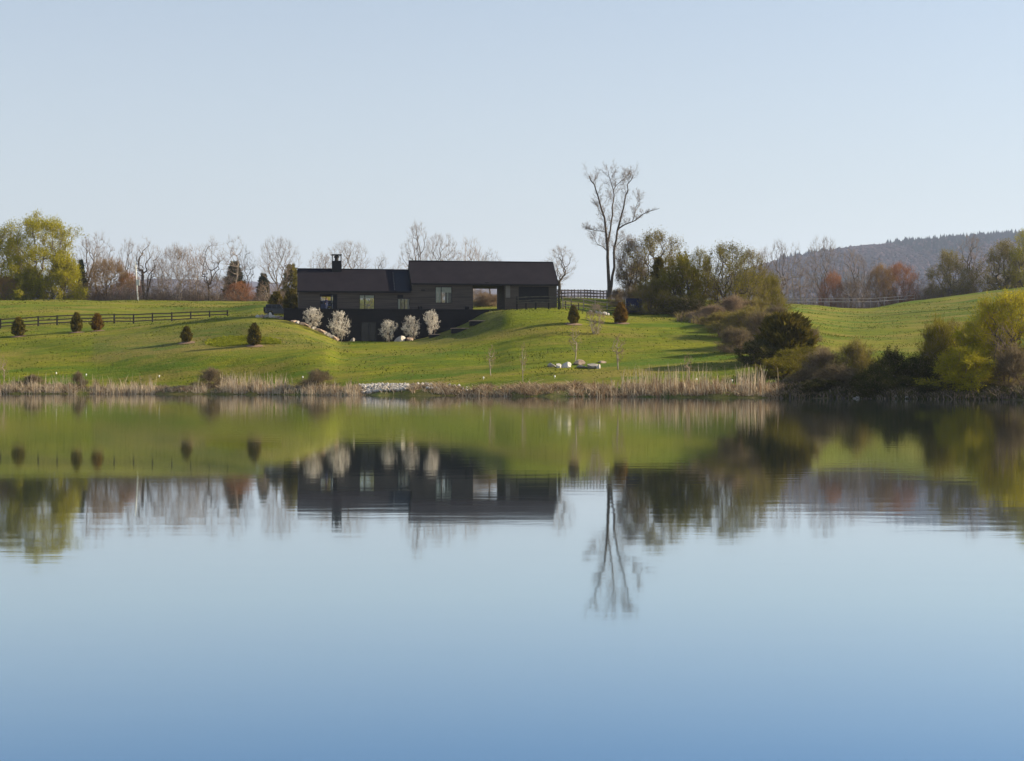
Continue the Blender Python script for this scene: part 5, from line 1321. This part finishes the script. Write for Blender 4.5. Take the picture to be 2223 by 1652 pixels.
# ------------------------------------------------------------------ reeds, dead grass, tufts
def blades(name, n, gen, mats, seed, label, cat):
    """gen(rng) -> x, y, z, height, lean vector, width, material"""
    rng = random.Random(seed); V, Fq, mi = [], [], []
    for i in range(n):
        r_ = gen(rng)
        if r_ is None: continue
        x, y, z, h, lx, ly, wd, m_ = r_
        a = rng.uniform(-0.7, 0.7); cx_, cy_ = math.cos(a)*wd/2, math.sin(a)*wd/2; k = len(V)
        xm, ym, zm = x+lx*0.35, y+ly*0.35, z+h*0.6
        V += [(x-cx_, y-cy_, z-0.05), (x+cx_, y+cy_, z-0.05), (xm+cx_*.9, ym+cy_*.9, zm), (xm-cx_*.9, ym-cy_*.9, zm), (x+lx+cx_*.25, y+ly+cy_*.25, z+h), (x+lx-cx_*.25, y+ly-cy_*.25, z+h)]
        Fq += [(k, k+1, k+2, k+3), (k+3, k+2, k+4, k+5)]; mi += [m_, m_]
    o = link(name, mesh_np(name, np.array(V), np.array(Fq), mats, mi)); tag(o, label, cat, kind='stuff'); return o
RD = [(-60, 165, 1.0, 1.25), (200, 345, 0.9, 1.5), (420, 450, .3, 1.1), (478, 632, 1.0, 1.5), (632, 660, .25, .8), (655, 780, 0.9, 1.2), (1290, 1400, 0.5, 1.3), (1400, 1570, 0.6, 1.6), (1605, 1660, 0.6, 1.6), (1400, 1700, 0.10, 2.3), (1000, 1290, 0.15, 0.8)]
def rdens(X, k=2):
    return max([(d, h) for a_, b_, d, h in RD if a_ <= X <= b_], default=(0.03, 0.7))
def bare(X): return 786 < X < 884
def gen_reed(r):
    X = r.uniform(-60, 1690); d, h = rdens(X)
    if bare(X): return None
    cl = 0.35+1.0*mnoise.noise(Vector((X*0.06, 2, 0)))+1.1*mnoise.noise(Vector((X*0.31, 8, 0)))
    if r.random() > d*max(0.05, min(1, cl+0.2)): return None
    off = r.uniform(-0.6, 2.6)
    if X > 1290: off = r.uniform(-0.4, 4.5)
    D = shore_D(X)+off; x = at(X, D); z = max(ground(x, D), -0.1)
    tall = r.random() < 0.06
    hh = h*r.uniform(0.25, 0.8)*(0.7+0.5*min(1, max(0, cl)))*(1.7 if tall else 1.0)
    bent = r.random() < 0.3
    l = hh*(0.5 if bent else 0.13)
    return x, D, z, hh*(0.7 if bent else 1), r.gauss(0, l), r.gauss(0, l*0.5), r.uniform(0.025, 0.075), 0 if r.random() < (0.8 if X < 900 else 0.45) else 1
blades('reeds', 30000, gen_reed, ['reed', 'reed_brown'], 3, 'pale dead cattail reeds standing along the waterline', 'reeds')
def gen_plume(r):
    X = r.choice([r.uniform(480, 560), r.uniform(480, 640), r.uniform(1350, 1560), r.uniform(1350, 1560), r.uniform(1600, 1660), r.uniform(20, 340)]); D = shore_D(X)+r.uniform(0, 4); x = at(X, D); z = ground(x, D)
    h = r.uniform(1.6, 2.6) if X > 1000 else r.uniform(1.2, 2.0)
    return x, D, z, h, r.gauss(0, .18), r.gauss(0, .1), r.uniform(0.03, 0.06), 0
blades('tall_reeds', 420, gen_plume, ['reed'], 13, 'scattered tall thin reed stems above the shore band', 'reeds')
def gen_dead(r):
    X = r.uniform(-60, 1760)
    if bare(X) and r.random() < 0.9: return None
    off = r.uniform(-0.2, 4.6); D = shore_D(X)+off; x = at(X, D); z = max(ground(x, D), -0.05)
    n_ = mnoise.noise(Vector((X*0.03, off*0.35, 4)))+0.5*mnoise.noise(Vector((X*0.12, off*0.8, 9)))
    if n_ < -0.05: return None
    if X < 1000 and off > 3.4: return None
    h = r.uniform(0.08, 0.42)*(1+1.1*max(0, n_))*(1+1.6*max(0, mnoise.noise(Vector((X*0.022, 3, 3)))+0.15)*(880 < X < 1320)); l = h*1.1
    return x, D, z, h, r.gauss(0, l), r.gauss(0, l*0.6), r.uniform(0.025, 0.08), 1 if r.random() < (0.3 if X < 640 else 0.5) else 0 if r.random() < 0.8 else 2
blades('dead_grass', 52000, gen_dead, ['reed', 'reed_brown', 'leaf_dark'], 4, 'tangled tan and brown dead grass on the low bank', 'grass')
def gen_under(r):
    X = r.uniform(1690, 2400); off = r.random()**1.3*11; D = shore_D(X)+off-0.2; x = at(X, D); z = max(ground(x, D), -0.05)
    h = r.uniform(0.15, 0.6)*(1+0.7*mnoise.noise(Vector((X*0.03, D*0.2, 3)))); l = h*0.7
    return x, D, z, h, r.gauss(0, l), r.gauss(0, l), r.uniform(0.04, 0.12), r.choice([0, 0, 1, 2])
blades('undergrowth', 22000, gen_under, ['leaf_dark', 'twig_dark', 'twig_brown'], 14, 'dark tangled undergrowth along the shaded right bank', 'undergrowth')
def gen_tuft(r):
    X = r.uniform(-80, 2300); D = 150+r.random()**0.8*200; sD = shore_D(X)
    if D < sD+4.5: return None
    if 640 < X < 1060 and 227 < D < 246: return None
    x = at(X, D); z = ground(x, D)
    n_ = mnoise.noise(Vector((x*0.1, D*0.1, 2)))+0.6*mnoise.noise(Vector((x*0.5, D*0.5, 2)))
    if r.random() > 0.25+1.1*n_: return None
    h = r.uniform(0.05, 0.16)*(1.5 if n_ > 0.3 else 1)
    return x, D, z, h, r.gauss(0, h), r.gauss(0, h*0.6), r.uniform(0.05, 0.14), 0 if r.random() < 0.65 else (1 if r.random() < 0.6 else 2)
M['tuft_a'] = leaf_mat('tuft_a', (0.11, 0.14, 0.015), (0.18, 0.20, 0.025), 0.4, 0.2)
M['tuft_b'] = leaf_mat('tuft_b', (0.07, 0.095, 0.014), (0.12, 0.14, 0.02), 0.4, 0.2)
M['tuft_c'] = leaf_mat('tuft_c', (0.19, 0.15, 0.06), (0.28, 0.23, 0.09), 0.4, 0.2)
blades('grass_tufts', 80000, gen_tuft, ['tuft_a', 'tuft_b', 'tuft_c'], 5, 'short uneven grass tufts over the lawns and meadow', 'grass')
def gen_slope(r):
    X = r.uniform(1470, 1720); D = r.uniform(190, 244)
    if mnoise.noise(Vector((X*0.03, D*0.15, 7)))+0.25 < r.random()*0.6: return None
    if X < 1560 and D < 214+(1560-X)*0.08: return None
    if D < 205 and X < 1600: return None
    x = at(X, D); z = ground(x, D); h = r.uniform(0.3, 1.3)
    return x, D, z, h, r.gauss(0, h*.5), r.gauss(0, h*.4), r.uniform(0.04, 0.09), r.choice([0, 0, 1, 1, 2])
blades('dry_brush', 20000, gen_slope, ['leaf_tan', 'leaf_dull', 'twig_brown'], 15, 'tangle of tan and olive dry stalks on the slope below the orchard', 'brush')
# lime ground cover round the cone evergreen
def gen_lime(r):
    an = r.uniform(0, 6.28); q = math.sqrt(r.random()); X = 535+75*q*math.cos(an)-(15 if r.random() < .2 else 0); Yp = 745+12.5*q*math.sin(an)
    D = D_for_fast(X, Yp); x = at(X, D); z = ground(x, D)
    h = r.uniform(0.08, 0.24); return x, D, z, h, r.gauss(0, h*.8), r.gauss(0, h*.5), r.uniform(0.1, 0.22), 0
_dc = {}
def D_for_fast(X, Y):
    k = (round(X/6), round(Y/1.5))
    if k not in _dc: _dc[k] = D_for(X, Y, 212)
    return _dc[k]+random.uniform(-0.4, 0.4)
blades('ground_cover', 9000, gen_lime, ['lime'], 6, 'lime green low ground cover in a flat oval around the cone evergreen', 'ground cover')
# brush mass filling the back of the treelines
def gen_brush(r):
    if r.random() < 0.55:
        X = r.uniform(150, 650); D = r.uniform(352, 385); top = 3.2+1.5*mnoise.noise(Vector((X*0.03, 1, 1)))
    else:
        X = r.uniform(1640, 2120); D = r.uniform(398, 430); top = 5.0+2*mnoise.noise(Vector((X*0.03, 1, 1)))
    x = at(X, D); z = ground(x, D); h = top*r.uniform(0.4, 1.2)
    return x, D, z, h, r.gauss(0, h*.25), r.gauss(0, h*.2), r.uniform(0.03, 0.09), r.choice([0, 0, 1])
blades('brushwood', 26000, gen_brush, ['twig_grey', 'twig_brown'], 7, 'grey brown brushwood along the foot of the far treelines', 'brush')

# ------------------------------------------------------------------ haze
hb = MB().box(-9000, 9000, -300, 9000, -5, 620)
import bmesh as _b
hz = hb.build('haze', 'black'); hz.data.materials.clear()
hm, t, out = nodes_mat('haze_air')
pv = t.nodes.new('ShaderNodeVolumePrincipled'); pv.inputs['Color'].default_value = (0.62, 0.74, 1.0, 1); pv.inputs['Density'].default_value = 0.00008
pv.inputs['Anisotropy'].default_value = 0.2
t.links.new(pv.outputs[0], out.inputs['Volume']); hz.data.materials.append(hm); tag(hz, 'thin pale blue haze over the far hills', 'haze', kind='stuff')
